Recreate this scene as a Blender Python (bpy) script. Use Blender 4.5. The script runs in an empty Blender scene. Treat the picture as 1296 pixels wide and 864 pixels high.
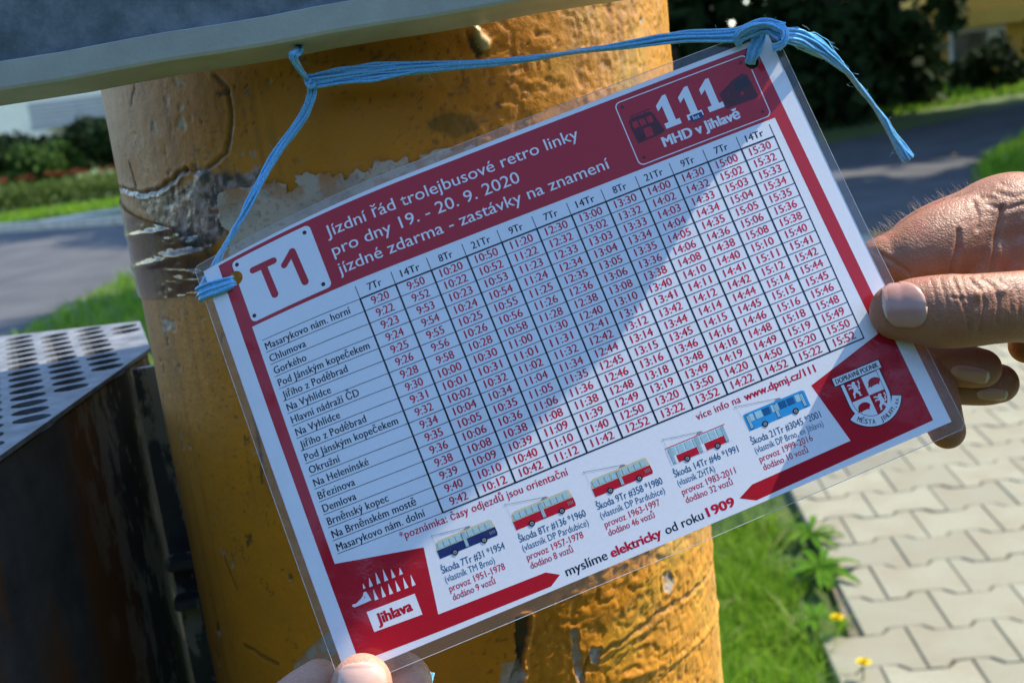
import bpy, bmesh, math, random
import numpy as np
from math import radians as R, sin, cos, pi
from mathutils import Vector, Matrix
from mathutils.geometry import tessellate_polygon
from mathutils.bvhtree import BVHTree

random.seed(7)
rng = np.random.default_rng(7)
sc = bpy.context.scene
COL = sc.collection

# ------------------------------------------------------------------ camera, sky, sun, exposure
EYE = np.array([0.0, 0.0, 1.40])
PITCH, ROLL, FPX = R(13.3), R(6.9), 1450.0            # focal length in px of a 1296 px wide frame
_F = np.array([0, cos(PITCH), -sin(PITCH)]); _R0 = np.array([1.0, 0, 0]); _U0 = np.array([0, sin(PITCH), cos(PITCH)])
CR = cos(ROLL) * _R0 - sin(ROLL) * _U0
CU = sin(ROLL) * _R0 + cos(ROLL) * _U0
CF = _F
cam_d = bpy.data.cameras.new('camera'); cam = bpy.data.objects.new('camera', cam_d); COL.objects.link(cam)
cam.matrix_world = Matrix((( CR[0], CU[0], -CF[0], EYE[0]), (CR[1], CU[1], -CF[1], EYE[1]), (CR[2], CU[2], -CF[2], EYE[2]), (0, 0, 0, 1)))
cam_d.sensor_width = 36.0; cam_d.lens = 36.0 * FPX / 1296.0
cam_d.clip_start = 0.01; cam_d.clip_end = 1000
cam_d.dof.use_dof = True; cam_d.dof.focus_distance = 0.385; cam_d.dof.aperture_fstop = 18
sc.camera = cam

SUN_AZ, SUN_EL = 110.0, 50.0                           # azimuth from the direction pole -> camera, turning to the right
sun_dir = Vector((sin(R(SUN_AZ)) * cos(R(SUN_EL)), -cos(R(SUN_AZ)) * cos(R(SUN_EL)), sin(R(SUN_EL))))
w = bpy.data.worlds.new('World'); sc.world = w; w.use_nodes = True
wn = w.node_tree.nodes; wl = w.node_tree.links
sky = wn.new('ShaderNodeTexSky'); sky.sky_type = 'NISHITA'; sky.sun_disc = False
sky.sun_elevation = R(SUN_EL); sky.sun_rotation = math.atan2(sun_dir.x, sun_dir.y)
sky.air_density = 1.0; sky.dust_density = 0.2; sky.ozone_density = 3.0
tint = wn.new('ShaderNodeMix'); tint.data_type = 'RGBA'; tint.blend_type = 'MULTIPLY'; tint.inputs[0].default_value = 1.0
tint.inputs[7].default_value = (.95, 1.0, 1.06, 1)           # the camera's daylight white balance
wl.new(sky.outputs[0], tint.inputs[6]); wl.new(tint.outputs[2], wn['Background'].inputs[0]); wn['Background'].inputs[1].default_value = 0.15
sd = bpy.data.lights.new('sun', 'SUN'); sd.energy = 2.6; sd.angle = R(0.53); sd.color = (1.0, 0.91, 0.76)
sun = bpy.data.objects.new('sun', sd); COL.objects.link(sun)
sun.rotation_euler = sun_dir.to_track_quat('Z', 'Y').to_euler(); sun.location = sun_dir * 30
sc.view_settings.view_transform = 'Standard'; sc.view_settings.look = 'None'
sc.view_settings.exposure = 1.72; sc.view_settings.gamma = 1.0
sc.cycles.use_denoising = True
sc.cycles.max_bounces = 8; sc.cycles.transparent_max_bounces = 16
sc.cycles.sample_clamp_indirect = 6.0

# ------------------------------------------------------------------ helpers
def cs(x, y, z):
    """metres in the photographer's frame (right, up, forward) to world"""
    return EYE + CR * x + CU * y + CF * z
def at(u, v, d):
    """a measured picture point (1296 x 864) at forward distance d metres"""
    return cs((u - 648) / FPX * d, -(v - 432) / FPX * d, d)
def ground_at(u, v, z=0.0):
    d = CR * (u - 648) / FPX - CU * (v - 432) / FPX + CF
    return EYE + d * ((z - EYE[2]) / d[2])

def vnoise(x, y, seed=0):
    xi = np.floor(x).astype(np.int64); yi = np.floor(y).astype(np.int64)
    xf = x - xi; yf = y - yi
    def h(a, b):
        n = (a * 374761393 + b * 668265263 + seed * 974634777) & 0xffffffff
        n = ((n ^ (n >> 13)) * 1274126177) & 0xffffffff
        return ((n ^ (n >> 16)) & 0xffff) / 65535.0
    u = xf * xf * xf * (xf * (xf * 6 - 15) + 10); v = yf * yf * yf * (yf * (yf * 6 - 15) + 10)
    a, b, c, d = h(xi, yi), h(xi + 1, yi), h(xi, yi + 1), h(xi + 1, yi + 1)
    return (a * (1 - u) + b * u) * (1 - v) + (c * (1 - u) + d * u) * v
def fbm(x, y, seed=0, octv=4, gain=.5):
    s, a, t = 0, 1, 0
    for o in range(octv):
        s = s + a * vnoise(x * 2 ** o + o * 17.3, y * 2 ** o + o * 9.1, seed + o); t += a; a *= gain
    return s / t
def sstep(a, b, x):
    t = np.clip((x - a) / (b - a), 0, 1); return t * t * (3 - 2 * t)

def link_mesh(name, me, mats=None, parent=None):
    o = bpy.data.objects.new(name, me); COL.objects.link(o)
    for m in (mats if isinstance(mats, (list, tuple)) else [mats] if mats else []):
        me.materials.append(m)
    if parent is not None: o.parent = parent
    return o
def mesh_from(name, verts, faces, smooth=False):
    me = bpy.data.meshes.new(name)
    me.from_pydata([tuple(map(float, v)) for v in verts], [], faces)
    if smooth: me.polygons.foreach_set('use_smooth', [True] * len(me.polygons))
    me.update(); return me
def obj(name, bm, mats, parent=None, smooth=False):
    me = bpy.data.meshes.new(name); bm.to_mesh(me); bm.free()
    if smooth: me.polygons.foreach_set('use_smooth', [True] * len(me.polygons))
    return link_mesh(name, me, mats, parent)
def tag(o, label=None, cat=None, group=None, kind=None):
    if label: o['label'] = label
    if cat: o['category'] = cat
    if group: o['group'] = group
    if kind: o['kind'] = kind
    return o
def empty(name, loc=(0, 0, 0)):
    o = bpy.data.objects.new(name, None); COL.objects.link(o); o.location = loc; o.empty_display_size = .05; return o
def part(name, me_or_bm, mats, root, smooth=False, label=None):
    """a child whose mesh is written in world coordinates under a root Empty standing at its base"""
    o = obj(name, me_or_bm, mats, None, smooth) if isinstance(me_or_bm, bmesh.types.BMesh) else link_mesh(name, me_or_bm, mats)
    o.parent = root
    if root.parent is None: o.matrix_parent_inverse = Matrix.Translation(-root.location)
    if label: o['label'] = label
    return o
def add_box(bm, c, s, rot=0.0, mi=0, bevel=0.0):
    M = Matrix.Translation(c) @ Matrix.Rotation(rot, 4, 'Z') @ Matrix.Diagonal((s[0], s[1], s[2], 1))
    r = bmesh.ops.create_cube(bm, size=1.0, matrix=M)
    fs = set(f for v in r['verts'] for f in v.link_faces)
    for f in fs: f.material_index = mi
    if bevel:
        es = list(set(e for v in r['verts'] for e in v.link_edges))
        bmesh.ops.bevel(bm, geom=es, offset=bevel, segments=2, affect='EDGES', clamp_overlap=True, material=-1)
def add_hex(bm, p, mi=0):
    """box from eight corners: bottom ring 0-3, top ring 4-7"""
    v = [bm.verts.new(tuple(q)) for q in p]
    for f in ((3, 2, 1, 0), (4, 5, 6, 7), (0, 1, 5, 4), (1, 2, 6, 5), (2, 3, 7, 6), (3, 0, 4, 7)):
        bm.faces.new([v[i] for i in f]).material_index = mi

def catmull(P, n):
    P = np.asarray(P, float); out = []
    Q = np.vstack([2 * P[0] - P[1], P, 2 * P[-1] - P[-2]])
    for i in range(1, len(Q) - 2):
        for t in np.linspace(0, 1, n, endpoint=False):
            a, b, c, d = Q[i - 1], Q[i], Q[i + 1], Q[i + 2]
            out.append(.5 * (2 * b + (c - a) * t + (2 * a - 5 * b + 4 * c - d) * t * t + (3 * b - a - 3 * c + d) * t ** 3))
    out.append(P[-1]); return np.array(out)
def tube(verts, faces, P, rad, seg=10, flat=None, flat_dir=None, cap=True, taper_caps=True):
    """sweep a (flattened) circle along points; flat scales the radius along flat_dir"""
    P = np.asarray(P, float); n = len(P); base = len(verts)
    rad = np.broadcast_to(np.asarray(rad, float), (n,))
    T = np.gradient(P, axis=0); T /= np.linalg.norm(T, axis=1)[:, None] + 1e-12
    ref = np.array(flat_dir if flat_dir is not None else (0, 0, 1.0)); 
    if abs(ref @ T[0]) > .95: ref = np.array((1.0, 0, 0))
    N = ref - (T @ ref)[:, None] * T; N /= np.linalg.norm(N, axis=1)[:, None] + 1e-12
    Bn = np.cross(T, N); fl = 1.0 if flat is None else flat
    for i in range(n):
        for k in range(seg):
            a = 2 * pi * k / seg
            verts.append(P[i] + rad[i] * (cos(a) * fl * N[i] + sin(a) * Bn[i]))
    for i in range(n - 1):
        for k in range(seg):
            k2 = (k + 1) % seg
            faces.append((base + i * seg + k, base + i * seg + k2, base + (i + 1) * seg + k2, base + (i + 1) * seg + k))
    if cap:
        faces.append(tuple(base + k for k in range(seg))[::-1]); faces.append(tuple(base + (n - 1) * seg + k for k in range(seg)))

# ------------------------------------------------------------------ materials
class NT:
    def __init__(s, name):
        s.m = bpy.data.materials.new(name); s.m.use_nodes = True; s.t = s.m.node_tree; s.n = s.t.nodes
        s.p = s.n['Principled BSDF']; s.out = s.n['Material Output']
    def new(s, typ, **kw):
        n = s.n.new(typ)
        for k, v in kw.items(): setattr(n, k, v)
        return n
    def link(s, a, b): s.t.links.new(a, b); return s
    def set(s, **kw):
        for k, v in kw.items(): s.p.inputs[k.replace('_', ' ')].default_value = v
        return s
    def noise(s, scale, detail=4, rough=.55, coord='Object', dist=0):
        tc = s.new('ShaderNodeTexCoord'); n = s.new('ShaderNodeTexNoise')
        n.inputs['Scale'].default_value = scale; n.inputs['Detail'].default_value = detail; n.inputs['Roughness'].default_value = rough
        n.inputs['Distortion'].default_value = dist
        s.link(tc.outputs[coord], n.inputs['Vector']); return n
    def ramp(s, src, stops):
        r = s.new('ShaderNodeValToRGB'); e = r.color_ramp.elements
        while len(e) < len(stops): e.new(.5)
        for k, (p, c) in zip(e, stops): k.position = p; k.color = (*c, 1) if len(c) == 3 else c
        s.link(src, r.inputs[0]); return r.outputs[0]
    def bump(s, h, strength, dist, to='Normal', chain=None):
        b = s.new('ShaderNodeBump'); b.inputs['Strength'].default_value = strength; b.inputs['Distance'].default_value = dist
        s.link(h, b.inputs['Height'])
        if chain is not None: s.link(chain, b.inputs['Normal'])
        if to: s.link(b.outputs[0], s.p.inputs[to])
        return b.outputs[0]
    def mix(s, fac, a, b, mode='MIX'):
        m = s.new('ShaderNodeMix', data_type='RGBA', blend_type=mode)
        for sock, v in ((m.inputs[0], fac), (m.inputs[6], a), (m.inputs[7], b)):
            if hasattr(v, 'links'): s.link(v, sock)
            elif isinstance(v, (int, float)): sock.default_value = v
            else: sock.default_value = (*v, 1)
        return m.outputs[2]
def simple(name, col, rough=.6, metal=0.0, var=.15, scale=40, bump=0.0, bscale=200, **kw):
    m = NT(name); n = m.noise(scale, 5)
    lo = tuple(c * (1 - var) for c in col); hi = tuple(min(1, c * (1 + var)) for c in col)
    m.link(m.ramp(n.outputs[0], [(.3, lo), (.7, hi)]), m.p.inputs['Base Color'])
    m.set(Roughness=rough, Metallic=metal, **kw)
    if bump: m.bump(m.noise(bscale, 4).outputs[0], .6, bump)
    return m.m
def laminated(name, col, rough=.55, var=.05):
    """printed paper under a clear laminating pouch: matt ink below a glossy film with a faint grain"""
    m = NT(name); n = m.noise(900, 3)
    m.link(m.ramp(n.outputs[0], [(.3, tuple(c * (1 - var) for c in col)), (.7, tuple(min(1, c * (1 + var)) for c in col))]), m.p.inputs['Base Color'])
    m.set(Roughness=rough, Coat_Weight=.6, Coat_Roughness=.07, Coat_IOR=1.45, Specular_IOR_Level=.1)
    b = m.bump(m.noise(28, 3, .5).outputs[0], .6, .0014, to=None)
    m.bump(m.noise(1100, 2).outputs[0], .35, .00006, to='Coat Normal', chain=b)
    return m.m

M = {}
M['paper'] = laminated('laminated_paper', (.80, .80, .80), var=.02)
M['red_print'] = laminated('red_ink', (.46, .010, .022))
M['white_print'] = laminated('blank_paper', (.80, .80, .80), var=.02)
M['black_print'] = laminated('black_ink', (.012, .012, .018))
M['blue_print'] = laminated('blue_ink', (.012, .09, .20))
M['time_print'] = laminated('red_text_ink', (.55, .012, .040))
M['dark_picture'] = laminated('dark_picture_ink', (.085, .006, .012), var=.35)
M['navy_print'] = laminated('navy_ink', (.016, .03, .13))
M['cream_print'] = laminated('cream_ink', (.62, .56, .36))
M['pane_print'] = laminated('pale_blue_ink', (.36, .58, .62))
M['bus_red'] = laminated('bus_red_ink', (.50, .012, .03))
M['bus_blue'] = laminated('bus_blue_ink', (.03, .30, .62))
M['grey_print'] = laminated('grey_ink', (.28, .29, .31))
M['deep_blue_print'] = laminated('deep_blue_ink', (.012, .10, .25))

def film_mat(name, milk):
    m = NT(name); tr = m.new('ShaderNodeBsdfTransparent'); gl = m.new('ShaderNodeBsdfGlossy'); df = m.new('ShaderNodeBsdfDiffuse')
    tr.inputs[0].default_value = (.90, .90, .90, 1); gl.inputs['Roughness'].default_value = .16; df.inputs[0].default_value = (.8, .8, .78, 1)
    fr = m.new('ShaderNodeFresnel'); fr.inputs[0].default_value = 1.5
    mx = m.new('ShaderNodeMixShader'); mx2 = m.new('ShaderNodeMixShader')
    nz = m.noise(160, 4)
    b = m.new('ShaderNodeBump'); b.inputs['Strength'].default_value = .4; b.inputs['Distance'].default_value = .0006
    m.link(nz.outputs[0], b.inputs['Height']); m.link(b.outputs[0], gl.inputs['Normal'])
    mx2.inputs[0].default_value = milk
    m.link(tr.outputs[0], mx2.inputs[1]); m.link(df.outputs[0], mx2.inputs[2])
    m.link(fr.outputs[0], mx.inputs[0]); m.link(mx2.outputs[0], mx.inputs[1]); m.link(gl.outputs[0], mx.inputs[2])
    m.link(mx.outputs[0], m.out.inputs[0]); return m.m
M['film'] = film_mat('laminate_film', .06)
M['tape'] = film_mat('clear_tape_film', .015)
M['film_edge'] = simple('film_rim', (.55, .54, .50), .2, var=.2, scale=300)

def pole_mat():
    m = NT('orange_pole_paint')
    a = m.new('ShaderNodeVertexColor', layer_name='paint'); g = m.new('ShaderNodeAttribute', attribute_name='gloss')
    n = m.noise(330, 5, .6); n2 = m.noise(60, 5, .65)
    c = m.mix(m.ramp(n2.outputs[0], [(.40, (0, 0, 0)), (.75, (.28, .28, .28))]), a.outputs[0], (.20, .10, .02))
    c = m.mix(m.ramp(n.outputs[0], [(.62, (0, 0, 0)), (.80, (.35, .35, .35))]), c, (.06, .03, .012))
    m.link(c, m.p.inputs['Base Color']); m.link(g.outputs['Fac'], m.p.inputs['Roughness'])
    b = m.bump(m.noise(180, 4, .6).outputs[0], .35, .0012, to=None)
    m.bump(m.noise(900, 4, .6).outputs[0], .25, .0003, chain=b)
    return m.m
M['pole'] = pole_mat()

def skin_mat(name, col, red):
    m = NT(name); n = m.noise(90, 4); n2 = m.noise(520, 3)
    c = m.ramp(n.outputs[0], [(.3, tuple(x * .82 for x in col)), (.55, col), (.78, red)])
    c = m.mix(m.ramp(n2.outputs[0], [(.55, (0, 0, 0)), (.75, (.30, .30, .30))]), c, tuple(x * .6 for x in red))
    m.link(c, m.p.inputs['Base Color'])
    m.set(Roughness=.5, Subsurface_Weight=.12, Subsurface_Scale=.003, Specular_IOR_Level=.5)
    m.p.inputs['Subsurface Radius'].default_value = (1.0, .32, .16)
    tc = m.new('ShaderNodeTexCoord'); v = m.new('ShaderNodeTexVoronoi', feature='DISTANCE_TO_EDGE')
    dn = m.noise(150, 3); mp = m.new('ShaderNodeMix', data_type='VECTOR'); mp.inputs[0].default_value = .006
    m.link(tc.outputs['Object'], mp.inputs[4]); m.link(dn.outputs['Color'], mp.inputs[5])
    m.link(mp.outputs[1], v.inputs['Vector']); v.inputs['Scale'].default_value = 750
    r = m.ramp(v.outputs['Distance'], [(0, (0, 0, 0)), (.22, (1, 1, 1))])
    b = m.bump(r, .4, .00022, to=None)
    nb = m.noise(260, 4, .6, dist=.6); b = m.bump(nb.outputs[0], .4, .00025, to=None, chain=b)
    m.bump(m.noise(1400, 3).outputs[0], .5, .0002, chain=b)
    return m.m
M['skin_tan'] = skin_mat('tanned_skin', (.34, .145, .068), (.36, .10, .055))
M['skin_sunlit'] = skin_mat('sunlit_skin', (.58, .31, .20), (.62, .22, .15))  # lighter copy of the skin, strong sun on this hand put into its colour
def nail_mat(name, col, tip):
    m = NT(name); a = m.new('ShaderNodeVertexColor', layer_name='tip')
    m.link(m.mix(a.outputs[0], col, tip), m.p.inputs['Base Color'])
    m.set(Roughness=.28, Subsurface_Weight=.15, Subsurface_Scale=.002, Coat_Weight=.25, Coat_Roughness=.2)
    m.p.inputs['Subsurface Radius'].default_value = (1.0, .4, .25)
    m.bump(m.noise(300, 3).outputs[0], .25, .0003); return m.m
M['nail_tan'] = nail_mat('tanned_nail', (.44, .225, .16), (.60, .47, .33))
M['nail_sunlit'] = nail_mat('sunlit_nail', (.66, .40, .30), (.74, .62, .50))  # nails lightened too, matching the sunlight painted into that skin
M['hair'] = simple('blond_hair', (.55, .42, .26), .4)

def string_mat():
    m = NT('blue_twine'); n = m.noise(1500, 2)
    m.link(m.ramp(n.outputs[0], [(.3, (.09, .40, .74)), (.7, (.24, .62, .94))]), m.p.inputs['Base Color'])
    m.set(Roughness=.32, Specular_IOR_Level=.6, Transmission_Weight=.0, Subsurface_Weight=.25, Subsurface_Scale=.0015)
    m.p.inputs['Subsurface Radius'].default_value = (.3, .7, 1.0)
    return m.m
M['string'] = string_mat()

def galv_mat():
    m = NT('galvanised_sheet'); n = m.noise(55, 6, .7); n2 = m.noise(700, 3)
    c = m.ramp(n.outputs[0], [(.30, (.09, .115, .13)), (.5, (.17, .205, .22)), (.70, (.32, .35, .37))])
    c = m.mix(m.ramp(n2.outputs[0], [(.62, (0, 0, 0)), (.78, (.5, .5, .5))]), c, (.32, .34, .35))
    m.link(c, m.p.inputs['Base Color']); m.set(Metallic=.35, Roughness=.55)
    m.bump(n2.outputs[0], .3, .0004); return m.m
M['galv'] = galv_mat()
M['trim'] = simple('grey_painted_trim', (.49, .485, .42), .42, .1, .12, 60, .0002, 700)
M['steel'] = simple('worn_zinc_steel', (.15, .155, .16), .5, 0.0, .45, 90, .0003, 400, Specular_IOR_Level=.18)
M['bin_wall'] = None
def binwall():
    m = NT('stained_steel_wall'); n = m.noise(16, 5, .6, dist=1.2); n2 = m.noise(45, 6, .7)
    tc = m.new('ShaderNodeTexCoord'); mp = m.new('ShaderNodeMapping'); mp.inputs['Scale'].default_value = (14, 14, 2.2)
    nz = m.new('ShaderNodeTexNoise'); nz.inputs['Scale'].default_value = 1.0; nz.inputs['Detail'].default_value = 5
    m.link(tc.outputs['Object'], mp.inputs[0]); m.link(mp.outputs[0], nz.inputs['Vector'])
    c = m.ramp(n2.outputs[0], [(.3, (.032, .034, .036)), (.7, (.075, .077, .08))])
    c = m.mix(m.ramp(nz.outputs[0], [(.50, (0, 0, 0)), (.57, (.9, .9, .9))]), c, (.13, .05, .012))
    sx = m.new('ShaderNodeSeparateXYZ'); m.link(tc.outputs['Object'], sx.inputs[0])
    def rng_(sock, a, b):
        r = m.new('ShaderNodeMapRange'); r.inputs[1].default_value = a; r.inputs[2].default_value = b; m.link(sock, r.inputs[0]); return r.outputs[0]
    mp2 = m.new('ShaderNodeMapping'); mp2.inputs['Scale'].default_value = (70, 70, 26); nz2 = m.new('ShaderNodeTexNoise'); nz2.inputs['Scale'].default_value = 1.0; nz2.inputs['Detail'].default_value = 6; nz2.inputs['Roughness'].default_value = .7
    m.link(tc.outputs['Object'], mp2.inputs[0]); m.link(mp2.outputs[0], nz2.inputs['Vector'])
    lim = m.ramp(nz2.outputs[0], [(.50, (0, 0, 0)), (.56, (1, 1, 1))]); msk = m.mix(1.0, m.mix(0.0, lim, lim), rng_(sx.outputs[1], .50, .56), 'MULTIPLY')
    c = m.mix(msk, c, (.30, .28, .22))
    m.link(c, m.p.inputs['Base Color']); m.set(Metallic=.2, Roughness=.65); m.bump(n2.outputs[0], .4, .0006); return m.m
M['bin_wall'] = binwall()
M['lichen'] = simple('pale_scale', (.32, .30, .24), .9, 0, .6, 90, .001, 300)
M['residue'] = None
def residue():
    m = NT('sticker_residue'); a = m.new('ShaderNodeVertexColor', layer_name='paint')
    n = m.noise(220, 5, .7)
    m.link(m.mix(m.ramp(n.outputs[0], [(.6, (0, 0, 0)), (.82, (.4, .4, .4))]), a.outputs[0], (.18, .14, .10)), m.p.inputs['Base Color'])
    m.set(Roughness=.8); m.bump(n.outputs[0], .4, .0004); return m.m
M['residue'] = residue()

def asphalt():
    m = NT('asphalt'); n = m.noise(1.6, 5); n2 = m.noise(120, 4)
    c = m.ramp(n.outputs[0], [(.3, (.050, .050, .050)), (.7, (.088, .087, .085))])
    m.link(m.mix(m.ramp(n2.outputs[0], [(.4, (0, 0, 0)), (.8, (.5, .5, .5))]), c, (.125, .123, .118)), m.p.inputs['Base Color'])
    m.set(Roughness=.9, Specular_IOR_Level=.2); m.bump(n2.outputs[0], .5, .004); return m.m
M['asphalt'] = asphalt()
def soil():
    m = NT('grassy_soil'); n = m.noise(1.3, 6, .65); n2 = m.noise(45, 5, .7)
    c = m.ramp(n.outputs[0], [(.3, (.060, .105, .012)), (.55, (.095, .140, .018)), (.75, (.145, .150, .035))])
    m.link(m.mix(m.ramp(n2.outputs[0], [(.35, (0, 0, 0)), (.7, (.7, .7, .7))]), c, (.03, .06, .008)), m.p.inputs['Base Color'])
    m.set(Roughness=.9); m.bump(n2.outputs[0], .8, .03); return m.m
M['soil'] = soil()
def paver():
    m = NT('concrete_paver'); a = m.new('ShaderNodeAttribute', attribute_name='tone'); n = m.noise(170, 5, .7); n2 = m.noise(9, 4)
    c = m.ramp(a.outputs['Fac'], [(0, (.230, .214, .138)), (1, (.305, .289, .190))])
    c = m.mix(m.ramp(n.outputs[0], [(.35, (0, 0, 0)), (.75, (.75, .75, .75))]), c, (.20, .187, .135))
    m.link(m.mix(m.ramp(n2.outputs[0], [(.42, (0, 0, 0)), (.70, (.65, .65, .65))]), c, (.215, .18, .11)), m.p.inputs['Base Color'])
    m.set(Roughness=.9); m.bump(n.outputs[0], .5, .0015); return m.m
M['paver'] = paver()
M['joint'] = simple('joint_sand', (.12, .10, .06), .95, 0, .4, 30)
M['concrete'] = simple('kerb_concrete', (.40, .36, .28), .9, 0, .2, 12, .003, 90)
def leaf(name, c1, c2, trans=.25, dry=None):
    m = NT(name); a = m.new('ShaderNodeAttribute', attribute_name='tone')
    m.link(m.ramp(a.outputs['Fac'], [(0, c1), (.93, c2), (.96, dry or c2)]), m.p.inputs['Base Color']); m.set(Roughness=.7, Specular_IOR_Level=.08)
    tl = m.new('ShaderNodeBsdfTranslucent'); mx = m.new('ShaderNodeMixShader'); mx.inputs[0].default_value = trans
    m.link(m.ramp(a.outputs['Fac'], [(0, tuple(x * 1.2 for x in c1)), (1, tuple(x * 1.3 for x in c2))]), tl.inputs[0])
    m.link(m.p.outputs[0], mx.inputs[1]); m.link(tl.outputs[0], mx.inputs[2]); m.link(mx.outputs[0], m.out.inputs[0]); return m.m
M['grass'] = leaf('grass_blade', (.065, .170, .008), (.215, .350, .022), .35, (.42, .36, .15))
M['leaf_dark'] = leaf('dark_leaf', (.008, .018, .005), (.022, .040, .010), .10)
M['leaf_mid'] = leaf('mid_leaf', (.022, .055, .010), (.085, .140, .028))
M['leaf_hedge'] = leaf('hedge_leaf', (.045, .085, .014), (.130, .165, .034))
M['leaf_red'] = leaf('red_flower', (.10, .025, .012), (.20, .05, .02))
M['petal'] = leaf('yellow_petal', (.62, .45, .01), (.75, .58, .02))
M['bark'] = simple('bark', (.06, .045, .03), .95, 0, .4, 12, .01, 40)
M['house_white'] = simple('pale_render', (.74, .66, .50), .9, 0, .06, 3)
M['house_grey'] = simple('grey_balcony_boards', (.27, .26, .25), .8, 0, .1, 3)
M['house_yellow'] = simple('yellow_render', (.62, .36, .06), .9, 0, .08, 3)
M['glass'] = simple('dark_window', (.03, .035, .04), .1, 0, .1, 3)
M['frame_white'] = simple('white_window_frame', (.7, .7, .68), .5)
M['roof'] = simple('roof_tiles', (.22, .08, .05), .85, 0, .2, 8)

# ------------------------------------------------------------------ ground, road, pavement
def sheet(name, pts, z, mat, kind='structure'):
    me = mesh_from(name, [(p[0], p[1], z) for p in pts], [tuple(t) for t in tessellate_polygon([[Vector((p[0], p[1], 0)) for p in pts]])])
    bm = bmesh.new(); bm.from_mesh(me); bmesh.ops.recalc_face_normals(bm, faces=bm.faces)
    for f in bm.faces:
        if f.normal.z < 0: f.normal_flip()
    bm.to_mesh(me); bm.free()
    return tag(link_mesh(name, me, mat), kind=kind)
sheet('ground', [(-400, -400), (400, -400), (400, 600), (-400, 600)], 0.0, M['soil'])
road_far = [(-70, 47), (-40, 32), (-12, 18.7), (-6.18, 15.98), (-5.04, 15.43), (0, 14.0), (3, 14.0), (5.5, 15.3), (8, 17.2), (14, 21.5), (40, 40)]
road_near = [(40, 33), (12, 17.6), (8, 14.9), (6.1, 13.1), (4.55, 10.9), (3.95, 9.5), (3.4, 7.9), (1.0, 7.9), (-1, 10.3), (-3.0, 10.45), (-3.45, 9.9), (-3.5, 8.0), (-4.2, 4.0), (-6, -10), (-14, -30), (-24, -30), (-14, 0), (-16, 12), (-40, 26), (-70, 40)]
sheet('road', road_far + road_near, 0.004, M['asphalt'])
sheet('sidewalk', [(-30, 4.2), (-7.3, 16.75), (-5.75, 17.6), (0, 20.6), (0, 21.2), (-5.9, 18.05), (-7.5, 17.25), (-30, 4.9)], 0.012, M['concrete'])
def kerb(name, pts, wd, hgt):
    bm = bmesh.new()
    for a, b in zip(pts[:-1], pts[1:]):
        a, b = np.array(a), np.array(b); L = np.linalg.norm(b - a); n = max(1, int(L / 1.0)); ang = math.atan2(*(b - a)[::-1])
        for k in range(n):
            c = a + (b - a) * (k + .5) / n
            add_box(bm, (c[0], c[1], hgt / 2), (L / n - .012, wd, hgt), ang)
    return tag(obj(name, bm, M['concrete']), kind='structure')
kerb('kerb', road_far[1:6], .16, .12)

def pavement():
    """interlocking double-T concrete blocks, 200 x 165 mm, joints staggered by half a block"""
    A, P, L = .0130, .1665, .2
    rot = R(-4.5); o = np.array([.845, 2.588])
    ex = np.array([cos(rot), sin(rot)]); ey = np.array([-sin(rot), cos(rot)])
    W = lambda x: np.interp((x + L / 2) % L - L / 2, [-.1, -.058, -.036, .036, .058, .1], [1, 1, -1, -1, 1, 1]) * A
    V, Fc, T = [], [], []
    xs = np.array([0, .036, .058, .142, .164, .2])
    for k in range(-14, 34):
        for j in range(-7, 26):
            off = j * L + (L / 2 if k % 2 else 0)
            bot = [(off + x, k * P + W(x)) for x in xs]
            top = [(off + x, (k + 1) * P - W(x)) for x in xs][::-1]
            poly = np.array(bot + top); c = poly.mean(0)
            wc = o + ex * c[0] + ey * c[1]; half = False
            edge = np.interp(wc[1], [.5, 2.3, 2.6, 3.0, 3.3, 5, 9], [.52, .64, .72, .77, .84, 1.0, 1.5])
            if wc[1] < .4 or wc[0] > 4.2 or wc[1] > 7.6: continue
            lim = edge + .055 + .012 * ((k * 7) % 3 - 1)
            if wc[0] < lim:
                if wc[0] + .1 < lim: continue
                hx = [.1, .142, .164, .2]; poly = np.array([(off + x, k * P + W(x)) for x in hx] + [(off + x, (k + 1) * P - W(x)) for x in hx][::-1]); c = poly.mean(0)
            b0 = len(V); n = len(poly); dz = random.gauss(0, .0012); tilt = (random.gauss(0, .006), random.gauss(0, .006))
            # inset rings follow the outline so the gap between blocks stays even
            nx = np.roll(poly, -1, 0) - np.roll(poly, 1, 0); nrm = np.stack([nx[:, 1], -nx[:, 0]], 1); nrm /= np.linalg.norm(nrm, axis=1)[:, None]
            for inset, z in ((.0015, .004), (.0015, .0275), (.0048, .0305)):
                q = poly - nrm * inset
                for p in q:
                    ww = o + ex * p[0] + ey * p[1]
                    V.append((ww[0], ww[1], z + dz + tilt[0] * (p[0] - c[0]) + tilt[1] * (p[1] - c[1])))
            fs = [(b0 + r * n + i, b0 + r * n + (i + 1) % n, b0 + (r + 1) * n + (i + 1) % n, b0 + (r + 1) * n + i) for r in (0, 1) for i in range(n)]
            fs.append(tuple(b0 + 2 * n + i for i in range(n)))
            t = random.random(); Fc += fs; T += [t] * len(fs)
    me = mesh_from('pavement', V, Fc)
    at_ = me.attributes.new('tone', 'FLOAT', 'FACE'); at_.data.foreach_set('value', T)
    tag(link_mesh('pavement', me, M['paver']), kind='structure')
    sheet('joint_sand', [(.56, .4), (.70, 2.4), (.78, 3.0), (.86, 3.3), (1.05, 5), (1.5, 7.6), (4.2, 7.6), (4.2, .4)], .018, M['joint'])
pavement()

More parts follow.
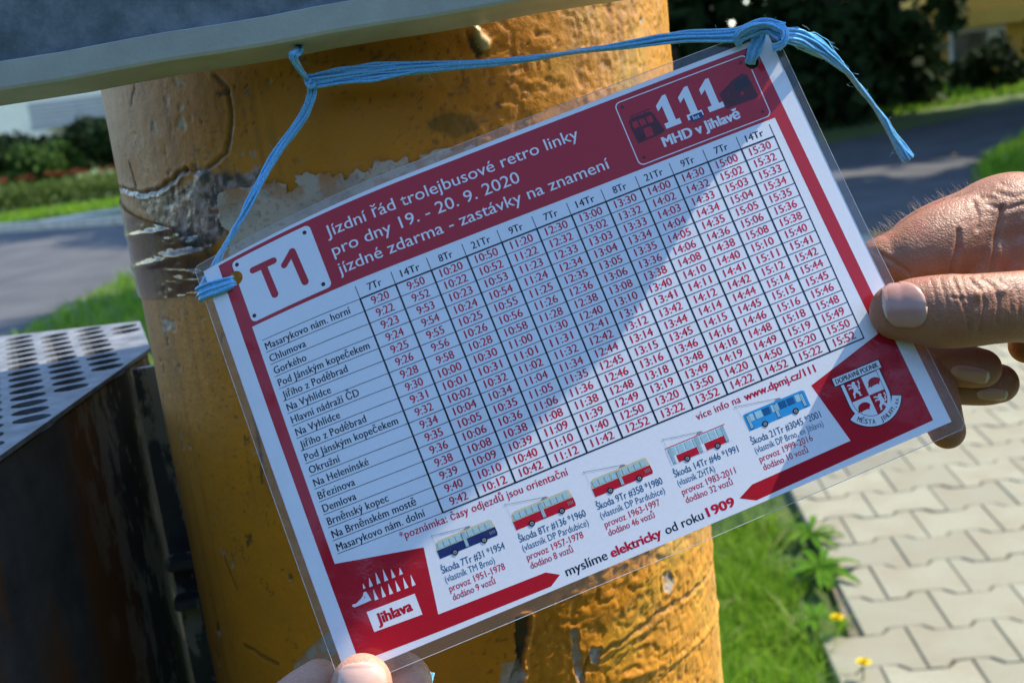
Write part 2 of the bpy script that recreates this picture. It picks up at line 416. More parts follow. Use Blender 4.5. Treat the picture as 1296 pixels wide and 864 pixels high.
# ------------------------------------------------------------------ plants
def blades(name, n, place, hmin, hmax, wd, mat, lean=.5, label=None, seed=1):
    r = np.random.default_rng(seed); V = np.zeros((n * 7, 3)); Fc = []; T = []
    for i in range(n):
        x, y, z = place(r); h = r.uniform(hmin, hmax) * (.55 + .9 * float(vnoise(np.array([x / (hmax * 1.6)]), np.array([y / (hmax * 1.6)]), 5)[0])); a = r.uniform(0, 2 * pi); l = r.normal(0, lean) * h; w0 = wd * r.uniform(.6, 1.3)
        d = np.array([cos(a), sin(a), 0]); s = np.array([-sin(a), cos(a), 0]) * w0; p = np.array([x, y, z])
        b = i * 7
        for k, (t, ww) in enumerate(((0, 1), (.4, .9), (.75, .6))):
            c = p + d * l * t * t + np.array([0, 0, h * t * (1 - .25 * t * abs(l) / h)])
            V[b + 2 * k] = c - s * ww; V[b + 2 * k + 1] = c + s * ww
        V[b + 6] = p + d * l + np.array([0, 0, h * (1 - .25 * min(2, abs(l) / h))])
        Fc += [(b, b + 1, b + 3, b + 2), (b + 2, b + 3, b + 5, b + 4), (b + 4, b + 5, b + 6)]
        t = r.random(); T += [t] * 3
    me = mesh_from(name, V, Fc); at_ = me.attributes.new('tone', 'FLOAT', 'FACE'); at_.data.foreach_set('value', T)
    o = link_mesh(name, me, mat)
    if label: o['label'] = label
    return tag(o, kind='stuff')
def strip_place(r):
    while True:
        x, y = r.uniform(.12, .95), r.uniform(.75, 3.75)
        e = np.interp(y, [.5, 2.3, 2.6, 3.0, 3.3, 5], [.46, .57, .62, .67, .72, .9]) + .035 * sin(y * 19) + r.normal(0, .02)
        if x < e: return x, y, 0.0
blades('grass', 26000, strip_place, .03, .105, .0017, M['grass'], .75, 'bright grass strip between the orange pole and the paving', 3)
def lit_place(r):
    while True:
        x, y = r.uniform(3.2, 9), r.uniform(8.4, 15)
        if x > np.interp(y, [8, 9.5, 11, 13.2, 15], [3.5, 4.02, 4.7, 6.3, 8.4]) : return x, y, 0.0
blades('grass', 15000, lit_place, .06, .18, .006, M['grass'], .6, 'sunlit grass verge above the tanned hand', 4)
blades('grass', 9000, lambda r: ((lambda y: (r.uniform(-3.35, -.6), y, 0.0))(r.uniform(4.5, 10.2))), .05, .15, .005, M['grass'], .6, 'dark shaded grass verge beside the road', 5)
blades('grass', 7000, lambda r: ((lambda x: (x, 18.0 + (x - 7) * .62 + r.uniform(.1, 4.5), 0.0))(r.uniform(3, 14))), .07, .16, .014, M['grass'], .6, 'far sunlit lawn in front of the yellow house', 6)
blades('grass', 7000, lambda r: ((lambda x: (x, 17.7 + (x + 6) * .5 + r.uniform(.5, 3), 0.0))(r.uniform(-12, -4))), .04, .10, .012, M['grass'], .6, 'far grass strip below the clipped hedge', 8)

def leaf_cloud(n, centers, radii, size, r, shell=.55):
    """small leaf faces scattered through overlapping clumps"""
    C = np.asarray(centers, float); Rd = np.asarray(radii, float)
    k = r.choice(len(C), n, p=(Rd.prod(1) ** (2 / 3)) / (Rd.prod(1) ** (2 / 3)).sum())
    d = r.normal(size=(n, 3)); d /= np.linalg.norm(d, axis=1)[:, None]
    q = C[k] + d * Rd[k] * (r.uniform(shell, 1.0, n) ** .6)[:, None] * (1 + .12 * r.normal(size=n))[:, None]
    a = r.normal(size=(n, 3)); a /= np.linalg.norm(a, axis=1)[:, None]
    b = np.cross(a, r.normal(size=(n, 3))); b /= np.linalg.norm(b, axis=1)[:, None]
    s = size * r.uniform(.6, 1.4, n)[:, None]
    V = np.stack([q - a * s, q - b * s * .5, q + a * s, q + b * s * .5], 1).reshape(-1, 3)
    Fc = [(4 * i, 4 * i + 1, 4 * i + 2, 4 * i + 3) for i in range(n)]
    clump = r.random(len(C)); tone = np.clip(.35 * r.random(n) + .65 * clump[k], 0, 1)
    return V, Fc, tone
def leaf_mesh(name, n, centers, radii, size, seed, shell=.55):
    V, Fc, T = leaf_cloud(n, centers, radii, size, np.random.default_rng(seed), shell)
    V[:, 2] = np.maximum(V[:, 2], .01)
    me = mesh_from(name, V, Fc); at_ = me.attributes.new('tone', 'FLOAT', 'FACE'); at_.data.foreach_set('value', T.tolist()); return me
def tree(x, y, h, rad, mat, label, n=9000, size=.16, seed=0, low=.12, name='tree', cat='tree', group='dark trees beyond the road', cone=False):
    r = np.random.default_rng(seed); root = empty(name, (x, y, 0)); tag(root, label, cat, group)
    V, Fc = [], []
    tube(V, Fc, catmull([(x, y, -.1), (x + .05 * rad, y, h * .35), (x - .03 * rad, y + .04, h * .8)], 6), np.linspace(.05 * rad + .06, .03, 13), 9)
    for k in range(6):
        a = r.uniform(0, 2 * pi); z0 = h * r.uniform(.25, .7)
        tube(V, Fc, catmull([(x, y, z0), (x + .4 * rad * cos(a), y + .4 * rad * sin(a), z0 + .12 * h), (x + .75 * rad * cos(a), y + .75 * rad * sin(a), z0 + .2 * h)], 5), np.linspace(.04, .012, 11), 6)
    part('trunk', mesh_from('trunk', V, Fc, True), M['bark'], root)
    C, Rd = [], []
    for k in range(34):
        t = r.uniform(low, .97); rr = rad * ((1.05 - t) if cone else (1 - (2 * abs(t - .5)) ** 2.4 * .75)) * r.uniform(.3, .8); a = r.uniform(0, 2 * pi)
        C.append((x + rr * cos(a), y + rr * sin(a), h * t)); q = rad * r.uniform(.28, .5) * (1.15 - .6 * t if cone else 1); Rd.append((q, q, q * .85))
    part('crown', leaf_mesh('crown', n, C, Rd, size, seed + 100), mat, root)
    return root

# trees that darken the far right and throw their shade on the road
tree_spec = [(2.6, 16.5, 8.5, 2.3, 'tall dark tree standing right behind the pole edge', 1), (4.6, 17.6, 9.0, 2.2, 'dense dark tree behind the string knot', 2),
             (6.75, 19.2, 8.0, 1.9, 'dark tree left of the yellow house window', 3), (9.15, 16.9, 9.0, 1.5, 'dark tree right of the yellow house gap', 4),
             (11.2, 16.5, 11.0, 2.6, 'large dark tree at the far right beside the lawn', 5), (1.0, 19.0, 10.0, 2.6, 'broad dark tree hidden mostly by the pole', 6)]
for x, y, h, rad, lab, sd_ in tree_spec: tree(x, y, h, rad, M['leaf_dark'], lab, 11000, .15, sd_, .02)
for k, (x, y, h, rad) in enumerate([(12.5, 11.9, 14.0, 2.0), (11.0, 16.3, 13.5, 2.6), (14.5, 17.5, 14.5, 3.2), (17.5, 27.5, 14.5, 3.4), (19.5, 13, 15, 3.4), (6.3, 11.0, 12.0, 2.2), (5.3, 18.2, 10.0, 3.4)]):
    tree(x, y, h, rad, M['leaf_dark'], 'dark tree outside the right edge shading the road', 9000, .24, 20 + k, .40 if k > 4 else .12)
C_, R_ = [], []
for k in range(150):
    a_ = R(random.uniform(96, 264)); d_ = random.uniform(7.0, 9.5); C_.append((d_ * sin(a_) - 1.0, d_ * cos(a_) + .5, random.uniform(.3, 4.2))); q_ = random.uniform(.8, 1.3); R_.append((q_, q_, q_ * .9))
o_ = link_mesh('added_tree_line', leaf_mesh('added_tree_line', 42000, C_, R_, .24, 300, .4), M['leaf_dark']); tag(o_, 'added unseen belt of trees that darkens the shaded pole', kind='stuff')  # unseen trees added behind the camera to block low sky and ground bounce
def bush(x, y, h, rx, ry, mat, label, seed, n=2600, size=.06, cat='shrub', group=None, name='shrub'):
    r = np.random.default_rng(seed); root = empty(name, (x, y, 0)); tag(root, label, cat, group)
    V, Fc = [], []
    for k in range(4):
        a = r.uniform(0, 2 * pi)
        tube(V, Fc, [(x, y, -.05), (x + .3 * rx * cos(a), y + .3 * ry * sin(a), h * .4), (x + .6 * rx * cos(a), y + .6 * ry * sin(a), h * .8)], [.03, .022, .008], 6)
    part('stem', mesh_from('stem', V, Fc, True), M['bark'], root)
    C = [(x + r.uniform(-.7, .7) * rx, y + r.uniform(-.7, .7) * ry, h * r.uniform(.25, .85)) for _ in range(16)]
    Rd = [(rx * r.uniform(.25, .45), ry * r.uniform(.25, .45), h * r.uniform(.14, .26)) for _ in C]
    part('foliage', leaf_mesh('foliage', n, C, Rd, size, seed + 50, .3), mat, root); return root
bush(9.0, 20.6, 1.0, .75, .6, M['leaf_dark'], 'round dark bush on the lawn before the yellow house', 31)
# left side, beyond the road
bush(-11.4, 23.5, 1.75, 1.5, 1.0, M['leaf_mid'], 'pale green bush behind the hedge at the picture edge', 32, 4200, .08, group='garden shrubs behind the hedge')
bush(-9.3, 24.4, 1.15, .85, .8, M['leaf_mid'], 'low bush behind the hedge under the balcony', 33, 2600, .07, group='garden shrubs behind the hedge')
bush(-8.15, 25.2, 1.40, .9, .9, M['leaf_dark'], 'dark bush behind the hedge beside the pole', 34, 3600, .08, group='garden shrubs behind the hedge')
bush(-12.9, 26.0, 2.3, 1.2, 1.0, M['leaf_dark'], 'tall dark shrub at the far left edge', 35, 3600, .09, group='garden shrubs behind the hedge')
bush(-10.4, 27.5, 1.30, 1.6, 1.0, M['leaf_dark'], 'dark shrub under the grey balcony front', 36, 4600, .09, group='garden shrubs behind the hedge')
bush(-12.6, 30.0, 1.25, 2.0, 1.0, M['leaf_dark'], 'wide dark shrub against the pale house wall', 37, 4600, .1, group='garden shrubs behind the hedge')
bush(-9.0, 29.5, 1.30, 1.3, 1.0, M['leaf_mid'], 'green shrub between the balcony and the pole', 38, 3600, .09, group='garden shrubs behind the hedge')
bush(-10.7, 22.6, 1.25, .8, .7, M['leaf_mid'], 'light green bush just behind the hedge top', 39, 3000, .07, group='garden shrubs behind the hedge')
def hedge():
    r = np.random.default_rng(40); a, b = np.array([-16.0, 21.3]), np.array([-3.0, 20.0])
    C, Rd = [], []
    for t in np.linspace(0, 1, 90):
        p = a + (b - a) * t; C += [(p[0], p[1] + r.uniform(-.1, .1), .14), (p[0], p[1] + r.uniform(-.1, .1), .30 + r.uniform(-.02, .03))]; Rd += [(.22, .28, .16)] * 2
    tag(link_mesh('hedge', leaf_mesh('hedge', 22000, C, Rd, .035, 41, .5), M['leaf_hedge']), 'long low clipped green hedge across the road', 'hedge')
hedge()
def flower_bed():
    a, b = np.array([-16.0, 22.0]), np.array([-3.0, 20.8]); r = np.random.default_rng(44)
    C = [(*(a + (b - a) * t + r.normal(0, .08, 2)), .50 + r.uniform(-.03, .03)) for t in np.linspace(0, 1, 70)]
    o = link_mesh('flower_bed', leaf_mesh('flower_bed', 2600, C, [(.13, .1, .05)] * 70, .03, 45, .2), M['leaf_red'])
    tag(o, 'row of dull red flowers behind the hedge top', kind='stuff')
flower_bed()

def dandelion(x, y, h, label, seed):
    r = np.random.default_rng(seed); root = empty('dandelion', (x, y, 0)); tag(root, label, 'flower', 'yellow dandelions in the grass')
    V, Fc = [], []; tube(V, Fc, [(x, y, 0), (x + .004, y, h * .5), (x + .008, y + .003, h)], [.0022, .0018, .0016], 6)
    part('stem', mesh_from('stem', V, Fc, True), M['grass'], root)
    V, Fc, T = [], [], []
    for ring, (m, L, el) in enumerate(((22, .017, .25), (18, .013, .7), (12, .008, 1.1))):
        for k in range(m):
            a = 2 * pi * (k + .5 * ring) / m + r.normal(0, .05); d = np.array([cos(a) * cos(el), sin(a) * cos(el), sin(el)]); s = np.array([-sin(a), cos(a), 0]) * .0021
            p = np.array([x + .008, y + .003, h]); b = len(V); V += [p - s * .4, p + s * .4, p + d * L + s, p + d * L - s]; Fc.append((b, b + 1, b + 2, b + 3)); T.append(r.random())
    me = mesh_from('bloom', V, Fc); at_ = me.attributes.new('tone', 'FLOAT', 'FACE'); at_.data.foreach_set('value', T)
    part('bloom', me, M['petal'], root)
for k, (u, v, lab) in enumerate([(1056, 783, 'yellow dandelion at the paving edge above another'), (1089, 840, 'yellow dandelion nearest the bottom picture edge'),
                                 (1048, 779, 'yellow dandelion half hidden in the grass edge')][:2]):
    g = ground_at(u, v, .07); dandelion(g[0], g[1], .07, lab, 60 + k)
for k, (u, v, lab) in enumerate([(1250, 194, 'yellow dandelion in the lit verge above the hand'), (1207, 196, 'dim yellow dandelion in the shaded verge')]):
    g = ground_at(u, v, .12); r_ = dandelion(g[0], g[1], .12, lab, 65 + k)

def weed(x, y, label, seed, n=15, L=.14):
    r = np.random.default_rng(seed); V, Fc, T = [], [], []
    for k in range(n):
        a = 2 * pi * k / n + r.normal(0, .2); ll = L * r.uniform(.6, 1.2); d = np.array([cos(a), sin(a), 0]); s = np.array([-sin(a), cos(a), 0]); b = len(V); N = 10; up = r.uniform(.2, .9)
        for i in range(N + 1):
            t = i / N; wv = (.004 + .017 * sin(pi * min(1, t * 1.02)) ** .8 * t ** .4) * (1 - .35 * (i % 2)) * L / .14
            c = np.array([x, y, .03]) + d * ll * t + np.array([0, 0, ll * (up * t - up * .95 * t * t)])
            V += [c - s * wv + (0, 0, .004), c, c + s * wv + (0, 0, .004)]
        for i in range(N):
            q = b + 3 * i; Fc += [(q, q + 1, q + 4, q + 3), (q + 1, q + 2, q + 5, q + 4)]
        T += [.3 * r.random()] * (2 * N)
    me = mesh_from('weed', V, Fc); at_ = me.attributes.new('tone', 'FLOAT', 'FACE'); at_.data.foreach_set('value', T)
    return tag(link_mesh('weed', me, M['grass']), label, 'weed', 'leafy weeds along the paving edge')
g = ground_at(1040, 735); weed(g[0], g[1], 'leafy dandelion rosette sprawling onto the paving', 71, 16, .115)
g = ground_at(1028, 690); weed(g[0], g[1], 'smaller broad leaved weed behind the rosette', 72, 11, .10)
g = ground_at(1033, 800); weed(g[0], g[1], 'small weed beside the lower dandelion', 73, 10, .09)

# ------------------------------------------------------------------ houses
def house_left():
    x0, x1, y = -17.5, -13.6, 45.0
    root = empty('house', (x0, y, 0)); tag(root, 'pale house with a grey boarded balcony beyond the hedge', 'house')
    bm = bmesh.new(); add_box(bm, (x0 + 1.0, y + 5, 2.6), (9.0, 8, 8.0)); part('wall', bm, M['house_white'], root)
    bm = bmesh.new(); add_box(bm, (-12.3, y + 3.4, 2.4), (2.2, 8, 8.0)); part('wall', bm, M['house_white'], root, label='cream gable wing of the house')
    bm = bmesh.new()
    for k in range(6): add_box(bm, (-15.2, y - .6, 1.42 + k * .15), (3.6, .05, .135))
    add_box(bm, (-15.2, y + .2, 1.30), (3.7, 1.7, .12)); part('balcony', bm, M['house_grey'], root)
    for cx, cz, ww, hh in ((-14.6, .35, .55, .75), (-13.95, .35, .45, .75)):
        bm = bmesh.new(); add_box(bm, (cx, y + .96, cz), (ww, .06, hh)); f = part('window', bm, M['frame_white'], root)
        bm = bmesh.new(); add_box(bm, (cx, y + .925, cz), (ww - .12, .02, hh - .12)); part('pane', bm, M['glass'], f)
    bm = bmesh.new(); add_box(bm, (-12.85, y - .62, 1.9), (.35, .06, .9)); f = part('window', bm, M['frame_white'], root)
    bm = bmesh.new(); add_box(bm, (-12.85, y - .66, 1.9), (.28, .03, .82)); part('pane', bm, M['glass'], f)
    bm = bmesh.new(); add_hex(bm, [(-21.5, y - .4, 6.6), (-10.8, y - .4, 6.6), (-10.8, y + 9.5, 6.6), (-21.5, y + 9.5, 6.6), (-21.5, y + 4, 9.4), (-10.8, y + 4, 9.4), (-10.8, y + 5, 9.4), (-21.5, y + 5, 9.4)])
    part('roof', bm, M['roof'], root)
house_left()
def house_right():
    root = empty('house', (12, 26, 0)); tag(root, 'yellow house with white window glimpsed between dark trees', 'house')
    bm = bmesh.new(); add_box(bm, (14.0, 30, 2.4), (8.2, 8, 6.8)); part('wall', bm, M['house_yellow'], root)
    for cx in (11.05, 13.2, 15.6):
        bm = bmesh.new(); add_box(bm, (cx, 25.97, .62), (1.25, .1, .9)); f = part('window', bm, M['frame_white'], root)
        bm = bmesh.new(); add_box(bm, (cx - .18, 25.9, .62), (.72, .05, .72)); part('pane', bm, M['glass'], f)
    bm = bmesh.new(); add_box(bm, (12.0, 25.6, 1.25), (3.9, .9, .30)); part('balcony', bm, M['house_yellow'], root)
    bm = bmesh.new(); add_hex(bm, [(9.4, 25.4, 5.8), (18.6, 25.4, 5.8), (18.6, 34.6, 5.8), (9.4, 34.6, 5.8), (9.4, 29.5, 8.6), (18.6, 29.5, 8.6), (18.6, 30.5, 8.6), (9.4, 30.5, 8.6)])
    part('roof', bm, M['roof'], root)
house_right()

# ------------------------------------------------------------------ the orange pole
PX, PY, PR = -0.0405, 0.55, 0.129
def on_pole(u, v):
    """arc length and height in mm of a measured picture point on the pole's skin"""
    d = CR * (u - 648) / FPX - CU * (v - 432) / FPX + CF
    o = np.array([-PX, -PY]); dd = d[:2]; a = dd @ dd; b = o @ dd; c = o @ o - PR * PR
    t = (-b - math.sqrt(max(b * b - a * c, 0))) / a; P = EYE + d * t
    return math.atan2(P[0] - PX, -(P[1] - PY)) * PR * 1000, P[2] * 1000
def poly_dist(A, Z, pts):
    best = np.full(A.shape, 1e9)
    for (x0, y0), (x1, y1) in zip(pts[:-1], pts[1:]):
        dx, dy = x1 - x0, y1 - y0; t = np.clip(((A - x0) * dx + (Z - y0) * dy) / (dx * dx + dy * dy + 1e-9), 0, 1)
        best = np.minimum(best, np.hypot(A - x0 - t * dx, Z - y0 - t * dy))
    return best
def inside(A, Z, pts):
    r = np.zeros(A.shape, bool); n = len(pts)
    for i in range(n):
        (x0, y0), (x1, y1) = pts[i], pts[(i + 1) % n]
        c = ((y0 > Z) != (y1 > Z)) & (A < (x1 - x0) * (Z - y0) / (y1 - y0 + 1e-12) + x0); r ^= c
    return r
def blob(A, Z, pts, soft):
    """signed field: positive inside a ragged patch"""
    d = poly_dist(A, Z, pts + [pts[0]]); return np.where(inside(A, Z, pts), d, -d) / soft
PP = lambda *q: [on_pole(u, v) for u, v in q]

def build_pole():
    root = empty('utility_pole', (PX, PY, 0)); tag(root, 'thick orange yellow painted pole with peeling wrinkled paint behind the card', 'pole')
    th = np.concatenate([np.linspace(-180, -102, 26)[:-1], np.linspace(-102, 102, 520), np.linspace(102, 180, 26)[1:-1]]) * pi / 180
    zz = np.concatenate([np.linspace(-.05, 1.03, 30)[:-1], np.linspace(1.03, 1.475, 520), np.linspace(1.475, 4.5, 30)[1:]])
    TH, ZZ = np.meshgrid(th, zz); A = TH * PR * 1000; Z = ZZ * 1000
    wob = (fbm(A / 9, Z / 9, 11, 4) - .5)
    base = np.stack([np.full(A.shape, .58), np.full(A.shape, .215), np.full(A.shape, .007)], -1)
    # dusty weathered film on the weather side
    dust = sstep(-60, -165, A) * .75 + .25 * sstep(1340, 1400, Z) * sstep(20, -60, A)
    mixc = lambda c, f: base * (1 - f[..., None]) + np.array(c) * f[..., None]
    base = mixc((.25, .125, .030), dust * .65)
    base = mixc((.62, .36, .035), sstep(.45, .75, fbm(A / 40, Z / 40, 5)) * sstep(20, 110, A) * .6 + sstep(35, 130, A) * .3)  # right side painted paler yellow, sun brightness put into the colour
    drip = sstep(.52, .74, fbm(A / 4.5, Z / 110, 111, 4)) * sstep(.35, .6, fbm(A / 25, Z / 60, 112)); base = mixc((.26, .105, .012), drip * .5)
    chip = sstep(.735, .750, fbm(A / 7, Z / 9, 101, 5, .6)) * sstep(.4, .5, fbm(A / 45, Z / 45, 102, 2)); chip_c = (fbm(A / 20, Z / 20, 103) > .5)[..., None] * np.array([.36, .33, .27]) + (fbm(A / 20, Z / 20, 103) <= .5)[..., None] * np.array([.10, .05, .02])
    base = base * (1 - chip[..., None] * .85) + chip_c * chip[..., None] * .85
    dots = sstep(.70, .80, fbm(A / 1.6, Z / 1.6, 31, 2)) * sstep(.35, .6, fbm(A / 30, Z / 30, 8)) * .6
    base = mixc((.05, .035, .02), dots)
    gloss = np.full(A.shape, .46) + .14 * (fbm(A / 12, Z / 12, 3) - .5) + dust * .15
    # thick brush-wrinkled paint
    wr = np.maximum(sstep(6, 45, A) * sstep(1340, 1362, Z), sstep(8, 50, A) * sstep(1222, 1200, Z))
    f1 = fbm(A / 16 + wob * .8, Z / 9, 2, 5, .55) - .5; f2 = np.abs(fbm(A / 10, Z / 7 + wob, 21, 4) - .5)
    disp = wr * (2.2 * f1 - 2.0 * np.maximum(0, .09 - f2) * 5) * np.where(Z > 1300, .48, .8)
    disp -= chip * .35; disp += .35 * (fbm(A / 30, Z / 45, 14) - .5) + .10 * (fbm(A / 3, Z / 3, 15, 3) - .5)
    # small dents and flakes in the lit paint
    fl = sstep(.70, .76, fbm(A / 5.5, Z / 4.5, 77, 3)) * wr
    disp -= fl * .35; base = mixc((.20, .10, .02), fl * .3)
    # cracks
    def crack(pts, wdt, depth, col, f=.9, rag=1.1):
        nonlocal base, disp
        d = poly_dist(A + wob * rag * 2, Z + (fbm(A / 5, Z / 5, 41, 3) - .5) * rag * 2, pts)
        m = sstep(wdt, wdt * .35, d); disp = disp - m * depth; disp = disp + depth * .22 * sstep(wdt * 2.0, wdt * 1.1, d) * (1 - m); base = mixc(col, m * f)
    crack(PP((272, 95), (290, 110), (294, 150), (286, 195), (260, 215), (235, 216)), 1.3, .5, (.05, .032, .012), .75)
    crack(PP((145, 236), (185, 245), (205, 240), (236, 214)), 1.4, .8, (.02, .018, .012))
    crack(PP((164, 208), (172, 236)), 1.1, .6, (.02, .015, .01)); crack(PP((170, 110), (166, 135)), .8, .4, (.04, .03, .012))
    crack(PP((318, 500), (328, 560), (332, 610)), .9, .4, (.03, .018, .006), .8)
    crack(PP((282, 700), (293, 730), (300, 745)), .8, .4, (.05, .025, .008), .7); crack(PP((310, 815), (350, 840)), 1.6, .5, (.06, .03, .01), .6)
    crack(PP((760, 826), (800, 805), (838, 772), (905, 705)), 1.8, .9, (.26, .13, .02), .55, 1.6)
    crack(PP((735, 864), (741, 840), (747, 826)), 1.2, .6, (.10, .05, .01), .7)
    crack(PP((784, 96), (776, 130), (778, 180)), .5, .25, (.25, .13, .02), .5)
    # smooth seam line low on the lit side
    d = poly_dist(A, Z, PP((790, 858), (850, 838), (895, 800), (917, 762))); disp += .8 * sstep(2.6, .2, d)
    # big gash with grey primer below
    gash = blob(A + wob * 6, Z + wob * 5, PP((648, 782), (672, 776), (668, 815), (662, 830), (664, 880), (640, 880), (650, 840)), 1.0)
    m = sstep(-.2, .5, gash); disp -= m * 1.4; disp += 1.1 * sstep(-3.2, -.4, gash) * (1 - m); base = mixc((.035, .026, .018), m)
    for pts in (((632, 842), (655, 836), (668, 850), (650, 880), (630, 880)), ((748, 816), (762, 820), (760, 836), (747, 834)), ((838, 728), (848, 722), (853, 735), (848, 748), (838, 745)),
                ((722, 795), (731, 795), (734, 830), (737, 864), (728, 864)), ((366, 868), (372, 840), (405, 806), (428, 792), (436, 815), (412, 838), (396, 868))):
        b = blob(A + wob * 5, Z + wob * 4, PP(*pts), 1.0); m = sstep(-.3, .4, b); disp -= m * .55; disp += .5 * sstep(-2.2, -.3, b) * (1 - m)
        base = mixc((.40, .385, .34), m * (.95 - .45 * (fbm(A / 4, Z / 4, 51) > .58))); gloss = np.where(m > .5, .8, gloss)
    b = blob(A + wob * 5, Z + wob * 5, PP((330, 900), (372, 850), (392, 838), (420, 840), (418, 900)), 1.0); base = mixc((.03, .026, .018), sstep(-.4, .6, b) * .9)
    # the crinkled, glued and scraped patch
    b = blob(A + wob * 16, Z + wob * 12, PP((205, 262), (222, 238), (250, 222), (300, 212), (345, 205), (330, 235), (300, 262), (285, 300), (262, 322), (238, 318), (215, 300)), 3.0)
    m = sstep(-.4, .8, b); mar = fbm(A / 4.2, Z / 4.2, 61, 4)
    patch = np.stack([np.interp(mar, [.3, .42, .5, .58, .7], c) for c in ([.06, .17, .36, .42, .22], [.065, .13, .23, .36, .10], [.07, .11, .17, .34, .05])], -1)
    base = base * (1 - m[..., None]) + patch * m[..., None]
    disp += m * 1.3 * (fbm(A / 5, Z / 5, 62, 4) - .5); gloss = gloss * (1 - m) + .22 * m
    b = blob(A + wob * 8, Z + wob * 8, PP((150, 236), (205, 240), (236, 218), (214, 262), (205, 300), (192, 268), (170, 252)), 2.0); m = sstep(-.5, .6, b)
    base = mixc((.045, .042, .026), m * .85); gloss = gloss * (1 - m) + .3 * m; disp += m * .9 * (fbm(A / 3, Z / 8, 63, 3) - .5)
    # lifted flake near the sheet-metal case
    b = blob(A + wob * 3, Z + wob * 3, PP((597, 33), (606, 33), (622, 50), (618, 62), (606, 62)), 1.0); m = sstep(-.4, .5, b); disp += m * 1.6; base = mixc((.60, .50, .25), m)
    b = blob(A + wob * 4, Z + wob * 4, PP((590, 38), (600, 48), (612, 64), (604, 76), (594, 62)), 1.0); m = sstep(-.4, .5, b) ; base = mixc((.02, .025, .015), m * .9); disp -= m * .8
    b = blob(A + wob * 5, Z + wob * 5, PP((540, 148), (600, 140), (612, 165), (580, 178), (545, 170)), 2.0); m = sstep(-.5, .8, b); base = mixc((.13, .10, .035), m * .7); gloss = gloss * (1 - m) + .22 * m
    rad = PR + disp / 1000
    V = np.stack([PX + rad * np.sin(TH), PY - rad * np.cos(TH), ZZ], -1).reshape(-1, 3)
    nr, nc = TH.shape
    i = np.arange(nr - 1)[:, None] * nc; j = np.arange(nc)[None, :]; j2 = (j + 1) % nc
    Fq = np.stack([i + j, i + j2, i + nc + j2, i + nc + j], -1).reshape(-1, 4)
    me = bpy.data.meshes.new('shaft'); me.vertices.add(len(V)); me.vertices.foreach_set('co', V.ravel().astype(np.float32))
    me.loops.add(Fq.size); me.loops.foreach_set('vertex_index', Fq.ravel().astype(np.int32))
    me.polygons.add(len(Fq)); me.polygons.foreach_set('loop_start', np.arange(0, Fq.size, 4, dtype=np.int32))
    me.update(calc_edges=True); me.polygons.foreach_set('use_smooth', np.ones(len(Fq), bool))
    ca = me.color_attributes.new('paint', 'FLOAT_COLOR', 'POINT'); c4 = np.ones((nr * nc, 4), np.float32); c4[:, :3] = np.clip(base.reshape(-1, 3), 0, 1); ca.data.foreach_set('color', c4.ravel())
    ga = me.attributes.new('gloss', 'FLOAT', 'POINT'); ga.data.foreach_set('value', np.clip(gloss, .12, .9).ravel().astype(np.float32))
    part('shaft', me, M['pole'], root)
    # remains of a white sticker, ragged upper edge
    top = PP((262, 258), (283, 242), (300, 236), (330, 228), (380, 222), (430, 214), (450, 209), (500, 203), (560, 190), (600, 183))
    a0, a1 = top[0][0], top[-1][0]
    na, nz = 210, 120; a = np.linspace(a0, a1, na); ta = np.interp(a, [p[0] for p in top], [p[1] for p in top])
    bot = np.interp(a, PP((262, 320), (600, 330))[0][:1] + (60.0,), (1343, 1325))
    AA, tt = np.meshgrid(a, np.linspace(0, 1, nz)); ZZ2 = bot + (ta - bot) * tt
    ZZ2 = ZZ2 + (fbm(AA / 3.5, AA * 0 + 3, 81, 4) - .55) * 5 * (tt ** 6)
    keep = (fbm(AA / 7, ZZ2 / 7, 83, 4) + .9 * (1 - tt) > .44 + .30 * (tt > .95) * (fbm(AA / 5, ZZ2 / 5, 85) - .3)) & (AA + 9 * (fbm(AA / 6, ZZ2 / 6, 84) - .5) > a0 + 4 + 6 * (1 - tt))
    rr = PR + .0009 + .00025 * (fbm(AA / 8, ZZ2 / 8, 82) - .5); tth = AA / 1000 / PR
    V = np.stack([PX + rr * np.sin(tth), PY - rr * np.cos(tth), ZZ2 / 1000], -1).reshape(-1, 3)
    Fc = [(i * na + j, i * na + j + 1, (i + 1) * na + j + 1, (i + 1) * na + j) for i in range(nz - 1) for j in range(na - 1) if keep[i, j] and keep[i + 1, j + 1]]
    me = mesh_from('sticker_residue', V, Fc, True)
    shade = (.50 + .12 * (fbm(AA / 10, ZZ2 / 14, 86) - .5) - .16 * sstep(.60, .80, fbm(AA / 1.6, ZZ2 / 1.1, 87)) - .10 * sstep(.55, .75, fbm(AA / 14, ZZ2 / 9, 88)))[..., None] * np.array([1.0, .83, .62])
    edge_ = (sstep(.60, .98, tt) * sstep(.42, .62, fbm(AA / 5, ZZ2 / 5, 89, 4)))[..., None]; shade = shade * (1 - .75 * edge_) + np.array([.42, .16, .02]) * .75 * edge_
    c4 = np.ones((na * nz, 4), np.float32); c4[:, :3] = shade.reshape(-1, 3); ca = me.color_attributes.new('paint', 'FLOAT_COLOR', 'POINT'); ca.data.foreach_set('color', c4.ravel())
    part('sticker_residue', me, M['residue'], root, label='torn off white sticker remains stuck round the pole')
    # clear tape wound round the pole on the left
    na, nz = 120, 60; a = np.linspace(-200, -72, na); AA, tt = np.meshgrid(a, np.linspace(0, 1, nz))
    zt = np.interp(AA, [-200, -150, -72], [1366, 1362, 1352]); zb = np.interp(AA, [-200, -150, -72], [1322, 1322, 1330]); ZZ2 = zb + (zt - zb) * tt
